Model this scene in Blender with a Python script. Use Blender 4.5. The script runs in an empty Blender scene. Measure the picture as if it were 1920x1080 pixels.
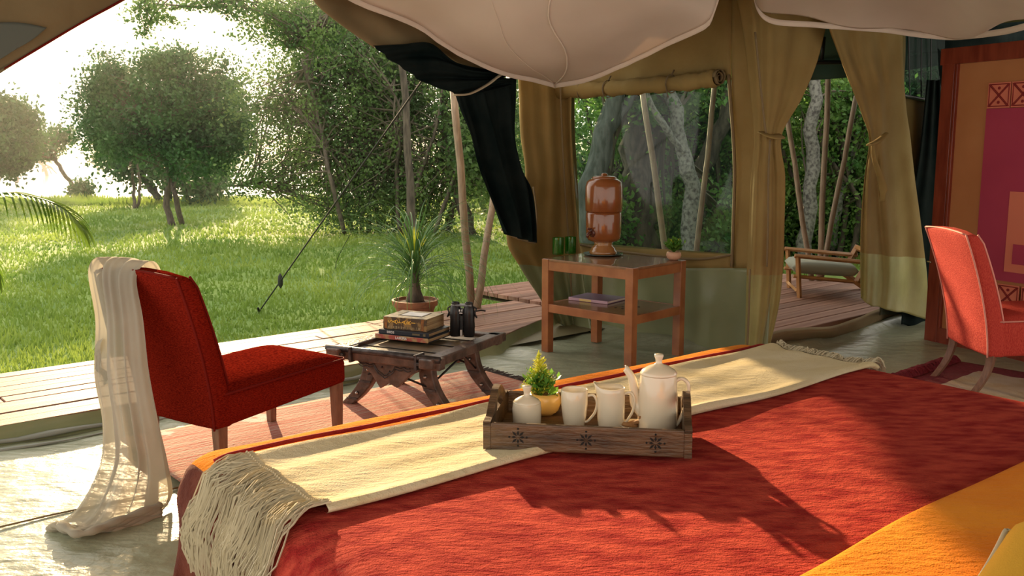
import bpy, bmesh, math, random
import numpy as np
from mathutils import Matrix, Vector
random.seed(7); rng = np.random.default_rng(7)
SC = bpy.context.scene; COL = SC.collection
PI = math.pi; R = math.radians
# ------------------------------------------------------------------ camera
F_PX = 1750.0; EYE = 1.5; PITCH = math.atan(265.0/F_PX)
cam_d = bpy.data.cameras.new('camera'); cam_d.sensor_width = 36; cam_d.lens = 36*F_PX/1920
cam_d.clip_end = 2000
cam = bpy.data.objects.new('camera', cam_d); COL.objects.link(cam)
cam.location = (0, 0, EYE); cam.rotation_euler = (PI/2-PITCH, 0, 0); SC.camera = cam
# ------------------------------------------------------------------ world, sun, exposure
SUN_AZ, SUN_EL = R(-19.5), R(15)
SUN = Vector((math.sin(SUN_AZ)*math.cos(SUN_EL), math.cos(SUN_AZ)*math.cos(SUN_EL), math.sin(SUN_EL)))
W = bpy.data.worlds.new('world'); SC.world = W; W.use_nodes = True
n = W.node_tree.nodes; l = W.node_tree.links; n.clear()
out = n.new('ShaderNodeOutputWorld'); bg = n.new('ShaderNodeBackground'); tc = n.new('ShaderNodeTexCoord')
dot = n.new('ShaderNodeVectorMath'); dot.operation = 'DOT_PRODUCT'; dot.inputs[1].default_value = SUN
l.new(tc.outputs['Generated'], dot.inputs[0])
ramp = n.new('ShaderNodeValToRGB'); e = ramp.color_ramp.elements
e[0].position = 0.0; e[0].color = (1.0, 0.93, 0.82, 1); e[1].position = 1.0; e[1].color = (1.9, 1.42, 0.8, 1)
x_ = e.new(0.80); x_.color = (1.0, 0.97, 0.90, 1); x_ = e.new(0.975); x_.color = (1.08, 1.02, 0.93, 1)
l.new(dot.outputs['Value'], ramp.inputs[0]); l.new(ramp.outputs[0], bg.inputs[0]); l.new(bg.outputs[0], out.inputs[0])
bg.inputs[1].default_value = 1.35
sd = bpy.data.lights.new('sun', 'SUN'); sd.energy = 10.5; sd.color = (1.0, 0.72, 0.40); sd.angle = R(0.9)
so = bpy.data.objects.new('sun', sd); COL.objects.link(so); so.rotation_euler = SUN.to_track_quat('Z', 'Y').to_euler()
so.location = (-6, 20, 8)
SC.view_settings.view_transform = 'Standard'; SC.view_settings.look = 'None'
SC.view_settings.gamma = 1.0; SC.view_settings.use_curve_mapping = False; SC.view_settings.exposure = 0.3
SC.cycles.max_bounces = 8; SC.cycles.transparent_max_bounces = 16

# ------------------------------------------------------------------ places
def ray(px, py):
    c, s = math.cos(PITCH), math.sin(PITCH); up = 540-py
    return Vector((px-960, F_PX*c+up*s, up*c-F_PX*s))
def G(px, py, z=0.0):
    r = ray(px, py); k = (z-EYE)/r.z
    return Vector((r.x*k, r.y*k, z))
def AT(px, py, Y):
    r = ray(px, py); k = Y/r.y
    return Vector((r.x*k, Y, EYE+r.z*k))
def PL(px, py, P, d, off=0.0):
    """point seen at px,py on the upright plane through P along horizontal direction d"""
    nx, ny = -d[1], d[0]; r = ray(px, py)
    k = ((P[0])*nx+(P[1])*ny+off)/(r.x*nx+r.y*ny)
    return Vector((r.x*k, r.y*k, EYE+r.z*k))
U = Vector((math.cos(R(41)), math.sin(R(41)), 0)); V = Vector((U.y, -U.x, 0))
A = Vector((0.45, 7.95, 0)); CC = A+V*1.98
def ST(s, t, z=0.0): return A-U*s+V*t+Vector((0, 0, z))

# ------------------------------------------------------------------ materials
MATS = {}
def mat(name, col, rough=0.6, col2=None, nscale=8.0, bump=0.0, bscale=60.0, stretch=(1, 1, 1), metal=0.0, sheen=0.0,
        trans=0.0, transl=0.0, coat=0.0, alpha=1.0, spec=0.5, rand=0.0, coords='Object', weave=0.0, wscale=400.0, detail=4.0, lo=0.35, hi=0.65, ior=1.45, bdist=0.01, emis=None):
    m = bpy.data.materials.new(name); m.use_nodes = True; MATS[name] = m
    nt = m.node_tree; N = nt.nodes; L = nt.links; p = N['Principled BSDF']; o = N['Material Output']
    p.inputs['Base Color'].default_value = (*col, 1); p.inputs['Roughness'].default_value = rough
    p.inputs['Metallic'].default_value = metal; p.inputs['Specular IOR Level'].default_value = spec
    p.inputs['IOR'].default_value = ior
    p.inputs['Sheen Weight'].default_value = sheen; p.inputs['Sheen Tint'].default_value = (*[min(1, c*1.5+.1) for c in col], 1)
    p.inputs['Transmission Weight'].default_value = trans; p.inputs['Coat Weight'].default_value = coat
    p.inputs['Alpha'].default_value = alpha
    t = N.new('ShaderNodeTexCoord'); mp = N.new('ShaderNodeMapping'); mp.inputs['Scale'].default_value = stretch
    L.new(t.outputs[coords], mp.inputs[0]); cur = None
    if col2 is not None:
        nz = N.new('ShaderNodeTexNoise'); nz.inputs['Scale'].default_value = nscale; nz.inputs['Detail'].default_value = detail
        L.new(mp.outputs[0], nz.inputs['Vector'])
        cr = N.new('ShaderNodeValToRGB'); cr.color_ramp.elements[0].position = lo; cr.color_ramp.elements[1].position = hi
        cr.color_ramp.elements[0].color = (*col, 1); cr.color_ramp.elements[1].color = (*col2, 1)
        L.new(nz.outputs[0], cr.inputs[0]); cur = cr.outputs[0]
    if rand > 0:
        oi = N.new('ShaderNodeObjectInfo'); mr = N.new('ShaderNodeMapRange'); mr.inputs[3].default_value = 1-rand; mr.inputs[4].default_value = 1+rand*.6
        L.new(oi.outputs['Random'], mr.inputs[0]); mx = N.new('ShaderNodeVectorMath'); mx.operation = 'SCALE'
        if cur is not None: L.new(cur, mx.inputs[0])
        else: mx.inputs[0].default_value = col
        L.new(mr.outputs[0], mx.inputs['Scale']); cur = mx.outputs[0]
    if cur is not None: L.new(cur, p.inputs['Base Color'])
    h = None
    if bump > 0:
        nb = N.new('ShaderNodeTexNoise'); nb.inputs['Scale'].default_value = bscale; nb.inputs['Detail'].default_value = 5
        L.new(mp.outputs[0], nb.inputs['Vector']); b = N.new('ShaderNodeBump'); b.inputs['Strength'].default_value = bump
        b.inputs['Distance'].default_value = bdist
        L.new(nb.outputs[0], b.inputs['Height']); h = b
    if weave > 0:
        w = N.new('ShaderNodeTexNoise'); w.inputs['Scale'].default_value = wscale; w.inputs['Detail'].default_value = 2
        L.new(t.outputs[coords], w.inputs['Vector'])
        b2 = N.new('ShaderNodeBump'); b2.inputs['Strength'].default_value = weave; b2.inputs['Distance'].default_value = 0.003
        L.new(w.outputs[0], b2.inputs['Height'])
        if h is not None: L.new(h.outputs[0], b2.inputs['Normal'])
        h = b2
    if h is not None: L.new(h.outputs[0], p.inputs['Normal'])
    if transl > 0:
        tr = N.new('ShaderNodeBsdfTranslucent'); tr.inputs[0].default_value = (*col, 1)
        if cur is not None: L.new(cur, tr.inputs[0])
        ms = N.new('ShaderNodeMixShader'); ms.inputs[0].default_value = transl
        L.new(p.outputs[0], ms.inputs[1]); L.new(tr.outputs[0], ms.inputs[2]); L.new(ms.outputs[0], o.inputs[0])
    if emis: p.inputs['Emission Color'].default_value = (*emis, 1); p.inputs['Emission Strength'].default_value = 1
    return m
def pane_mat(name, col, gloss=0.12, rough=0.1, veil=0.1, veilcol=(.3, .42, .4)):
    m = bpy.data.materials.new(name); m.use_nodes = True; N = m.node_tree.nodes; L = m.node_tree.links; N.clear()
    o = N.new('ShaderNodeOutputMaterial'); t = N.new('ShaderNodeBsdfTransparent'); t.inputs[0].default_value = (*col, 1)
    g = N.new('ShaderNodeBsdfGlossy'); g.inputs['Roughness'].default_value = rough
    d = N.new('ShaderNodeBsdfDiffuse'); d.inputs[0].default_value = (*veilcol, 1)
    a = N.new('ShaderNodeMixShader'); a.inputs[0].default_value = gloss; b = N.new('ShaderNodeMixShader'); b.inputs[0].default_value = veil
    L.new(t.outputs[0], a.inputs[1]); L.new(g.outputs[0], a.inputs[2]); L.new(a.outputs[0], b.inputs[1]); L.new(d.outputs[0], b.inputs[2]); L.new(b.outputs[0], o.inputs[0])
    return m
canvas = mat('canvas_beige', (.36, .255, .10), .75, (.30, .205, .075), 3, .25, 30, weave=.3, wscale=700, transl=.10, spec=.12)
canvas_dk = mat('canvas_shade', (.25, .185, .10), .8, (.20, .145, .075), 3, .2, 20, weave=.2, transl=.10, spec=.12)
vinyl = mat('vinyl_olive', (.27, .29, .15), .32, (.22, .25, .13), 3, .35, 9, spec=.6)
vinyl_y = mat('vinyl_straw', (.36, .31, .11), .38, (.28, .24, .08), 4, .3, 12, spec=.5)
seam_m = mat('seam_tape', (.20, .14, .07), .8)
liner = mat('liner_cloth', (.78, .66, .56), .85, (.72, .60, .50), 2, .2, 6, weave=.2, transl=.22)
floor_m = mat('groundsheet', (.27, .29, .19), .30, (.34, .36, .25), 1.6, .6, 7, spec=.7, coords='Object', weave=.25, wscale=40, stretch=(1, 1.6, 1), bdist=.03)
mesh_and_shade_m = mat('mesh_and_shade_black', (.005, .010, .010), .7, (.013, .018, .017), 5, .2, 20, spec=.01)  # black of the net curtain, also painted shade on the right wall
deck_m = mat('deck_wood', (.25, .12, .082), .6, (.40, .23, .165), 3.0, .35, 12, stretch=(.25, 5, 5), rand=.28, weave=.3, wscale=90, spec=.25)
deck_s = mat('deck_side', (.2, .17, .09), .6)
tablew = mat('polished_teak', (.26, .085, .03), .28, (.40, .15, .055), 6, .12, 20, stretch=(1, 1, 1), coat=.25)
tablet = mat('polished_dark_top', (.20, .09, .045), .25, (.30, .15, .08), 9, .1, 20, coat=.4)
oldw = mat('weathered_dark_wood', (.055, .035, .026), .4, (.16, .10, .075), 14, .6, 40, stretch=(1, 1, 1))
oldw2 = mat('worn_top_wood', (.22, .15, .08), .5, (.13, .09, .055), 10, .4, 30)
iron = mat('dark_iron', (.03, .028, .028), .45, metal=.8)
ironw = mat('iron_strap', (.10, .09, .09), .42, (.05, .045, .045), 30, .3, 60, metal=.6)
stud_m = mat('steel_stud', (.45, .4, .36), .35, metal=.9)
redf = mat('red_chair_fabric', (.10, .006, .004), .9, (.24, .018, .009), 90, .25, 110, stretch=(1, 1, 5), weave=.5, wscale=520, spec=0.0)
redp = mat('red_piping', (.15, .012, .008), .8, spec=.05)
coral = mat('coral_chair_fabric', (.46, .032, .026), .75, (.66, .085, .055), 90, .25, 110, stretch=(5, 1, 1), sheen=.1, weave=.6, wscale=520, spec=.12)
legw = mat('chair_leg_wood', (.17, .075, .045), .4, (.25, .12, .07), 20, .1, 50, stretch=(4, 4, .6))
bedred = mat('bedspread_red', (.29, .018, .016), .9, (.54, .075, .045), 22, .9, 85, stretch=(1, 1, 1), sheen=.15, weave=1.0, wscale=300, spec=.03)
def aniso(m, ang):
    for nn in m.node_tree.nodes:
        if nn.type == 'MAPPING': nn.inputs['Rotation'].default_value = (0, 0, -ang); nn.inputs['Scale'].default_value = (.6, 1.5, 1)
aniso(bedred, R(38))
bedor = mat('blanket_orange', (.78, .20, .012), .9, (.88, .31, .02), 6, .8, 50, sheen=.4, weave=.9, wscale=300, spec=.03); aniso(bedor, R(38))
bedshade = mat('bedspread_shaded_corner', (.09, .02, .012), .9, (.14, .035, .02), 20, .6, 60, sheen=.4, weave=.6, spec=.12)  # shadow on the hanging corner, put into a dark brown cloth colour
bedmar = mat('bedspread_maroon', (.25, .012, .015), .9, (.33, .03, .02), 20, .5, 60, sheen=.3, weave=.6, spec=.12)
cream = mat('throw_cream', (.62, .51, .30), .9, (.70, .61, .43), 5, .6, 40, sheen=.3, weave=.8, wscale=260, spec=.12); aniso(cream, R(38))
fringe_m = mat('fringe_cream', (.52, .45, .31), .9, sheen=.3)
yell = mat('pillow_yellow', (.86, .44, .03), .8, sheen=.2, weave=.3)
ivory = mat('pillow_ivory', (.8, .72, .5), .8)
china = mat('china_cream', (.78, .67, .50), .16, coat=.6)
bowl_m = mat('glazed_yellow', (.82, .50, .14), .3, coat=.4)
trayw = mat('tray_dark_wood', (.06, .036, .02), .38, (.16, .09, .045), 9, .5, 30, stretch=(1, 5, 5), coat=.15)
carve = mat('carved_recess', (.012, .009, .007), .8)
cook = mat('biscuit', (.42, .22, .09), .8, (.3, .15, .06), 60, .5, 90)
steel = mat('spoon_steel', (.7, .68, .6), .2, metal=1)
urn_m = mat('glazed_terracotta', (.23, .065, .016), .26, (.30, .10, .028), 4, coat=.8)
urn_l = mat('glazed_terracotta_light', (.40, .19, .06), .2, (.34, .14, .045), 4, coat=.8)
tap_m = mat('tap_brown', (.10, .025, .012), .3, coat=.3)
green_g = pane_mat('green_glass', (.30, .62, .25), .10, .03, .12, (.06, .30, .03))
plate_m = mat('dark_glass_plate', (.05, .07, .06), .06, coat=1)
clay = mat('clay_pot', (.36, .15, .075), .7, (.25, .11, .06), 14, .4, 40)
pinkpot = mat('pink_clay', (.60, .34, .22), .55)
soil = mat('soil', (.05, .03, .02), .95, bump=.8, bscale=50)
leafg = mat('plant_leaf', (.10, .26, .04), .4, (.22, .42, .06), 8, transl=.35)
leafy = mat('yellow_sprig', (.80, .76, .08), .6, (.55, .60, .06), 30, transl=.4)
pony = mat('strap_leaf', (.06, .16, .045), .35, (.13, .27, .07), 6, transl=.25)
palm_m = mat('palm_leaflet', (.09, .20, .02), .4, (.2, .33, .04), 6, transl=.4)
grassm = mat('grass_blade', (.13, .25, .045), .5, (.36, .46, .09), .5, transl=.38, coords='Object', lo=.3, hi=.7, detail=8)
lawn_m = mat('lawn_ground', (.10, .19, .035), .9, (.22, .31, .07), .6, 1.0, 5, detail=9, coords='Object', lo=.35, hi=.65)
leaf1 = mat('leaf_dark', (.030, .095, .028), .55, (.075, .185, .05), 1.5, transl=.25)
leaf2 = mat('leaf_bright', (.07, .15, .045), .55, (.18, .29, .08), 1.6, transl=.38)
leaf3 = mat('leaf_thicket', (.07, .20, .05), .5, (.26, .44, .10), 1.8, transl=.42)
leaf4 = mat('leaf_hazy', (.16, .22, .13), .7, (.22, .28, .18), 1.0, transl=.2)
bark = mat('bark', (.16, .13, .10), .85, (.06, .05, .04), 6, .9, 20, stretch=(3, 3, .7))
barkp = mat('bark_pale', (.30, .30, .27), .85, (.09, .085, .08), 24, .8, 26, stretch=(1, 1, .9), lo=.42, hi=.66, detail=9)
barkg = mat('bark_grey', (.14, .15, .14), .85, (.06, .07, .06), 6, .9, 16, stretch=(3, 3, .5))
twig = mat('twig', (.13, .11, .08), .85)
deadw = mat('dead_wood', (.12, .10, .09), .9)
water_m = mat('lake_water', (.50, .49, .45), .12, spec=.8, bump=.1, bscale=2)
bank_m = mat('far_bank', (.34, .30, .19), .95, (.22, .22, .14), .06, coords='Object', detail=8)
hill_m = mat('far_hill', (.24, .26, .22), .95, (.18, .20, .17), .05)
polew = mat('pole_wood', (.27, .20, .14), .6, (.40, .30, .21), 12, .3, 40, stretch=(4, 4, .6))
rope_m = mat('rope_dark', (.03, .035, .03), .8)
canopy_m = mat('dark_green_canopy', (.06, .12, .10), .8, (.08, .15, .12), 2, transl=.2)
frame_m = mat('mahogany_frame', (.17, .022, .012), .32, (.27, .05, .025), 6, .2, 20, stretch=(3, 3, .5), coat=.2)
panel_m = mat('panel_ochre', (.52, .22, .085), .8, (.46, .18, .065), 2, weave=.3)
mag_m = mat('cloth_magenta', (.46, .05, .10), .85, (.40, .04, .09), 2, weave=.4)
cor_m = mat('cloth_coral', (.72, .21, .13), .85, weave=.3)
dkred = mat('cloth_dark_red', (.26, .02, .02), .85)
scarf_m = mat('sheer_scarf', (.56, .52, .42), .85, (.48, .44, .35), 4, .2, 10, transl=.45, alpha=.93, sheen=.2)
cushg = mat('cushion_grey_green', (.36, .38, .30), .85, weave=.4)
chairw = mat('oiled_wood', (.42, .19, .06), .38, (.50, .25, .09), 9, coat=.2)
blk = mat('black_rubber', (.012, .012, .013), .35)
blk2 = mat('black_gloss', (.02, .022, .025), .2, coat=.3)
white_m = mat('white_print', (.85, .85, .85), .5)
gold_m = mat('gold_print', (.80, .48, .07), .5)
bk_brown = mat('book_brown', (.085, .055, .03), .5, (.30, .19, .07), 25, detail=2, lo=.5, hi=.56)
bk_tan = mat('book_tan', (.34, .27, .15), .5, (.16, .13, .07), 18, detail=2, lo=.48, hi=.55)
bk_blue = mat('book_navy', (.02, .028, .04), .4)
bk_red = mat('book_red_tan', (.42, .09, .07), .5, (.45, .30, .14), 14, lo=.45, hi=.55)
bk_purple = mat('book_purple', (.24, .15, .24), .45)
pages = mat('pages', (.42, .31, .16), .8, (.25, .16, .08), 3, stretch=(1, 1, 90), lo=.4, hi=.6)
pages_w = mat('pages_white', (.72, .62, .5), .8)
hem_m = mat('hem_grey', (.25, .26, .22), .5)
mattm = mat('mattress_side', (.12, .07, .05), .8)

# ------------------------------------------------------------------ object helpers
def tag(o, label=None, cat=None, group=None, kind=None):
    if label: o['label'] = label
    if cat: o['category'] = cat
    if group: o['group'] = group
    if kind: o['kind'] = kind
    return o
def thing(name, label, cat, loc=(0, 0, 0), rz=0.0, group=None):
    o = bpy.data.objects.new(name, None); COL.objects.link(o); o.empty_display_size = .1
    o.location = loc; o.rotation_euler = (0, 0, rz); return tag(o, label, cat, group)
def total_inv(p):
    M = Matrix.Identity(4)
    while p is not None:
        M = (Matrix.Translation(p.location) @ p.rotation_euler.to_matrix().to_4x4()) @ M; p = p.parent
    return M.inverted()
def rotz(a): return Matrix.Rotation(a, 4, 'Z')
class MB:
    def __init__(s): s.v = []; s.f = []; s.mi = []
    def add(s, vs, fs, mi=0, M=None):
        o = len(s.v)
        for p in vs:
            p = Vector(p)
            if M is not None: p = M @ p
            s.v.append(p)
        for f in fs: s.f.append([i+o for i in f]); s.mi.append(mi)
        return s
    def box(s, c, d, mi=0, M=None, taper=1.0):
        x, y, z = d[0]/2, d[1]/2, d[2]/2; k = taper
        vs = [(-x*k, -y*k, -z), (x*k, -y*k, -z), (x*k, y*k, -z), (-x*k, y*k, -z), (-x, -y, z), (x, -y, z), (x, y, z), (-x, y, z)]
        vs = [Vector(c)+Vector(p) for p in vs]
        return s.add(vs, [(0, 3, 2, 1), (4, 5, 6, 7), (0, 1, 5, 4), (1, 2, 6, 5), (2, 3, 7, 6), (3, 0, 4, 7)], mi, M)
    def tube(s, pts, r, seg=8, mi=0, M=None, cap=True, flat=1.0):
        pts = [Vector(p) for p in pts]; nP = len(pts)
        rr = r if isinstance(r, (list, tuple)) else [r]*nP
        vs = []; fs = []; up = Vector((0, 0, 1)); prev = None
        for i, p in enumerate(pts):
            t = (pts[min(i+1, nP-1)]-pts[max(i-1, 0)])
            if t.length < 1e-9: t = Vector((0, 0, 1))
            t.normalize()
            if prev is None: a = t.cross(up); a = t.cross(Vector((1, 0, 0))) if a.length < .05 else a
            else: a = prev-t*prev.dot(t)
            a.normalize(); b = t.cross(a); prev = a
            for k in range(seg):
                th = 2*PI*k/seg; vs.append(p+a*math.cos(th)*rr[i]+b*math.sin(th)*rr[i]*flat)
        for i in range(nP-1):
            for k in range(seg):
                k2 = (k+1) % seg; fs.append((i*seg+k, i*seg+k2, (i+1)*seg+k2, (i+1)*seg+k))
        if cap: fs.append(tuple(range(seg-1, -1, -1))); fs.append(tuple((nP-1)*seg+k for k in range(seg)))
        return s.add(vs, fs, mi, M)
    def lathe(s, prof, seg=32, c=(0, 0, 0), mi=0, M=None, fn=None):
        vs = []; fs = []; nP = len(prof)
        for (r, z) in prof:
            for k in range(seg):
                th = 2*PI*k/seg; p = Vector((c[0]+r*math.cos(th), c[1]+r*math.sin(th), c[2]+z))
                vs.append(fn(p, th, z) if fn else p)
        for i in range(nP-1):
            for k in range(seg):
                k2 = (k+1) % seg; fs.append((i*seg+k, i*seg+k2, (i+1)*seg+k2, (i+1)*seg+k))
        if prof[0][0] > 1e-4: fs.append(tuple(range(seg-1, -1, -1)))
        if prof[-1][0] > 1e-4: fs.append(tuple((nP-1)*seg+k for k in range(seg)))
        return s.add(vs, fs, mi, M)
    def grid(s, fn, nu, nv, mi=0, M=None, mfn=None):
        o = len(s.v)
        for j in range(nv+1):
            for i in range(nu+1):
                p = Vector(fn(i/nu, j/nv)); s.v.append(M @ p if M is not None else p)
        for j in range(nv):
            for i in range(nu):
                a = o+j*(nu+1)+i; s.f.append([a, a+1, a+nu+2, a+nu+1])
                s.mi.append(mfn((i+.5)/nu, (j+.5)/nv) if mfn else mi)
        return s
    def prism(s, poly, h0, h1, mi=0, M=None):
        """poly in XZ, thickness along Y from h0 to h1"""
        k = len(poly); vs = [(p[0], h0, p[1]) for p in poly]+[(p[0], h1, p[1]) for p in poly]
        fs = [tuple(range(k)), tuple(range(2*k-1, k-1, -1))]+[(i, k+i, k+(i+1) % k, (i+1) % k) for i in range(k)]
        return s.add(vs, fs, mi, M)
    def build(s, name, mats, parent=None, smooth=False, bevel=0, seg=2, solid=0, world=False, kind=None, label=None, cat=None, group=None, sub=0, auto=None, loc=None):
        if world and parent is not None:
            Mi = total_inv(parent); s.v = [Mi @ p for p in s.v]
        me = bpy.data.meshes.new(name); me.from_pydata([tuple(p) for p in s.v], [], s.f)
        mats = mats if isinstance(mats, (list, tuple)) else [mats]
        for m in mats: me.materials.append(m)
        me.polygons.foreach_set('material_index', s.mi)
        if smooth: me.polygons.foreach_set('use_smooth', [True]*len(s.f))
        bm = bmesh.new(); bm.from_mesh(me); bmesh.ops.recalc_face_normals(bm, faces=bm.faces); bm.to_mesh(me); bm.free()
        if smooth and auto: me.set_sharp_from_angle(angle=R(auto))
        o = bpy.data.objects.new(name, me); COL.objects.link(o)
        if parent is not None: o.parent = parent
        if loc is not None: o.location = loc
        if solid: q = o.modifiers.new('solid', 'SOLIDIFY'); q.thickness = solid; q.offset = 0
        if bevel: q = o.modifiers.new('bevel', 'BEVEL'); q.width = bevel; q.segments = seg; q.limit_method = 'ANGLE'; q.angle_limit = R(40)
        if sub: q = o.modifiers.new('sub', 'SUBSURF'); q.levels = sub; q.render_levels = sub
        return tag(o, label, cat, group, kind)
def copy_obj(o, parent, loc=None):
    c = o.copy(); COL.objects.link(c); c.parent = parent
    if loc is not None: c.location = loc
    return c
def quads(name, P, matl, parent=None, kind='stuff', **kw):
    """P: (N,k,3) array of k-gons"""
    N_, k = P.shape[:2]; me = bpy.data.meshes.new(name)
    me.vertices.add(N_*k); me.vertices.foreach_set('co', P.reshape(-1).astype(np.float32))
    me.loops.add(N_*k); me.loops.foreach_set('vertex_index', np.arange(N_*k, dtype=np.int32))
    me.polygons.add(N_); me.polygons.foreach_set('loop_start', np.arange(0, N_*k, k, dtype=np.int32))
    me.update(calc_edges=True); me.validate(); me.materials.append(matl)
    o = bpy.data.objects.new(name, me); COL.objects.link(o)
    if parent is not None: o.parent = parent
    return tag(o, kind=kind, **kw)
def cr(ctrl, n_):
    """Catmull-Rom resample of rows (R,...,) to n_+1 rows"""
    c = np.asarray(ctrl, float); m = len(c); o = []
    for i in range(n_+1):
        t = i/n_*(m-1); k = min(int(t), m-2); f = t-k
        p0 = c[max(k-1, 0)]; p1 = c[k]; p2 = c[k+1]; p3 = c[min(k+2, m-1)]
        o.append(.5*((2*p1)+(-p0+p2)*f+(2*p0-5*p1+4*p2-p3)*f*f+(-p0+3*p1-3*p2+p3)*f**3))
    return np.array(o)
def loft(rows, nu, nv, disp=None, nd=(0, -1, 0), mb=None, mi=0):
    """rows: list of rows of world points (equal length); cloth through them"""
    rows = [cr([list(p) for p in r], nu) for r in rows]; g = cr(rows, nv); nd = np.array(nd, float)
    if disp:
        for j in range(nv+1):
            for i in range(nu+1): g[j, i] += nd*disp(i/nu, j/nv)
    mb = mb or MB(); o = len(mb.v)
    for j in range(nv+1):
        for i in range(nu+1): mb.v.append(Vector(g[j, i]))
    for j in range(nv):
        for i in range(nu):
            a = o+j*(nu+1)+i; mb.f.append([a, a+1, a+nu+2, a+nu+1]); mb.mi.append(mi)
    return mb
def curve_pts(pts, n_): return [Vector(p) for p in cr([list(p) for p in pts], n_)]
def text_mesh(txt, size, M, matl, parent, name='lettering', depth=.0006, align='CENTER', label=None):
    c = bpy.data.curves.new('t', 'FONT'); c.body = txt; c.size = size; c.extrude = depth; c.align_x = align; c.align_y = 'CENTER'
    c.offset = size*.012
    o = bpy.data.objects.new('t', c); me = bpy.data.meshes.new_from_object(o); bpy.data.objects.remove(o); bpy.data.curves.remove(c)
    me.transform(M); me.materials.clear(); me.materials.append(matl)
    o = bpy.data.objects.new(name, me); COL.objects.link(o); o.parent = parent
    if label: o['label'] = label
    return o

# ================================================================== SETTING
# floor sheet of the tent: s along -U, t along V
def floor_h(s, t):
    w = .006*math.sin(7*s+3*math.sin(2*t))*math.sin(5*t+1)
    d = math.hypot(s-.2, t-.9)
    w += .02*math.exp(-d*2.0)*math.sin(16*s+6*t)+.010*math.exp(-abs(t-.75)*3)*math.sin(9*s+2*math.sin(5*s))
    if s < .12: w += (.12-s)*.35
    return w+.008
mb = MB(); mb.grid(lambda a, b: ST(-3.4+a*9.8, -.2+b*8.6, floor_h(max(-3.4+a*9.8, .0) if -.2+b*8.6 < 1.98 else 1, -.2+b*8.6)), 240, 170)
mb.build('floor', floor_m, smooth=True, kind='structure')
# seams in the sheet
mb = MB()
for t_ in (1.75, 3.1):
    mb.tube([ST(s_*.2, t_+.02*math.sin(s_), .014) for s_ in range(2, 30)], .004, 4)
for s_ in (3.35,):
    mb.tube([ST(s_, .7+q*.2, .014) for q in range(0, 22)], .004, 4)
mb.build('trim_1', seam_m, kind='structure')
# timber deck in front of the tent, every board its own piece
def inner_t(s):
    return .56 if s > 1.26 else (.02+.54*(max(s, 0)/1.26)**1.2)
deck = MB().grid(lambda a, b: ST(.0+a*6.2, -.66+b*1.2, .03), 2, 2).build('deck', deck_s, kind='structure')
pw = .118; boards = {}
for k in range(10):
    t0 = -.67+k*.123
    def s_at(t):
        q = 0.0
        while inner_t(q) < t and q < 1.26: q += .01
        return q-.02
    sa, sb = s_at(t0), s_at(t0+pw); s = min(sa, sb); first = True
    random.seed(k*3+1)
    while s < 6.1:
        L_ = random.choice([1.6, 2.2, 2.9]); e_ = min(s+L_, 6.2)
        b = MB().box((0, 0, 0), (e_-s-.006, pw, .045))
        if first:
            for v_ in b.v:
                if v_.x > 0: v_.x -= (sb if v_.y < 0 else sa)-s
        first = False
        p = ST((s+e_)/2, t0+pw/2, .078+random.uniform(-.003, .003))
        o = b.build('plank', deck_m, deck, bevel=.004, seg=1); o.location = p; o.rotation_euler = (0, 0, R(41)); s = e_
# fascia on the inside edge of the deck and groundsheet hem
pts = [ST(s_, inner_t(s_)+.03, .05) for s_ in [0.05+.1*q for q in range(13)]]+[ST(1.4+q*.3, .59+.015*math.sin(q*1.7), .05) for q in range(17)]
mb = MB(); P2 = cr([list(p) for p in pts], 120)
mb.grid(lambda a, b: Vector(P2[int(round(a*120))])+Vector((V.x, V.y, 0))*(.05*b*b+.01*math.sin(a*60)*b)+Vector((0, 0, .055-.10*b)), 120, 4)
mb.build('trim_2', vinyl, smooth=True, kind='structure')
mb = MB().tube([ST(2.2+q*.15, .62+.02*math.sin(q*1.1), .035+.006*math.sin(q*2)) for q in range(30)], [.022+.006*math.sin(q*1.9) for q in range(30)], 8, flat=.6)
mb.tube([ST(2.9+q*.15, .72+.03*math.sin(q*.9), .02) for q in range(24)], [.012+.006*math.sin(q*1.3) for q in range(24)], 6, flat=.6)
mb.build('trim_3', hem_m, smooth=True, kind='structure')
# deck outside the doorway
D0 = CC
def SD(s, t, z=0): return D0+U*s-V*t+Vector((0, 0, z))
deck2 = MB().grid(lambda a, b: SD(.07+a*3.3, .05+b*3.3, .05), 2, 2).build('deck.001', deck_s, kind='structure')
for k in range(22):
    o = MB().box((0, 0, 0), (3.3, .142, .04)).build('plank', deck_m, deck2, bevel=.004, seg=1)
    o.location = SD(1.72, .20+k*.149, .10+.0015*((k*7) % 3)); o.rotation_euler = (0, 0, R(41))
# door sill: sheet turned up over the edge of the deck
sill_in = [(1425, 655), (1450, 648), (1500, 640), (1560, 634), (1620, 616), (1662, 600), (1720, 585)]
sill_tp = [(1440, 640), (1456, 626), (1505, 620), (1560, 617), (1612, 600), (1660, 580), (1715, 566)]
lo_ = [G(x, y+4, .0) for x, y in sill_in]; hi_ = [G(x, y, .135) for x, y in sill_tp]
mid = [(a_+b_)/2+Vector((0, -.03, 0)) for a_, b_ in zip(lo_, hi_)]
bk = [p+Vector((.05, .16, -.01)) for p in hi_]
loft([bk, hi_, mid, lo_, [p-Vector((.02, .25, .02)) for p in lo_]], 60, 20, lambda u, v: .012*math.sin(u*40+v*3), (0, -1, .2)).build('trim_4', canvas_dk, smooth=True, solid=.006, kind='structure')

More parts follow.
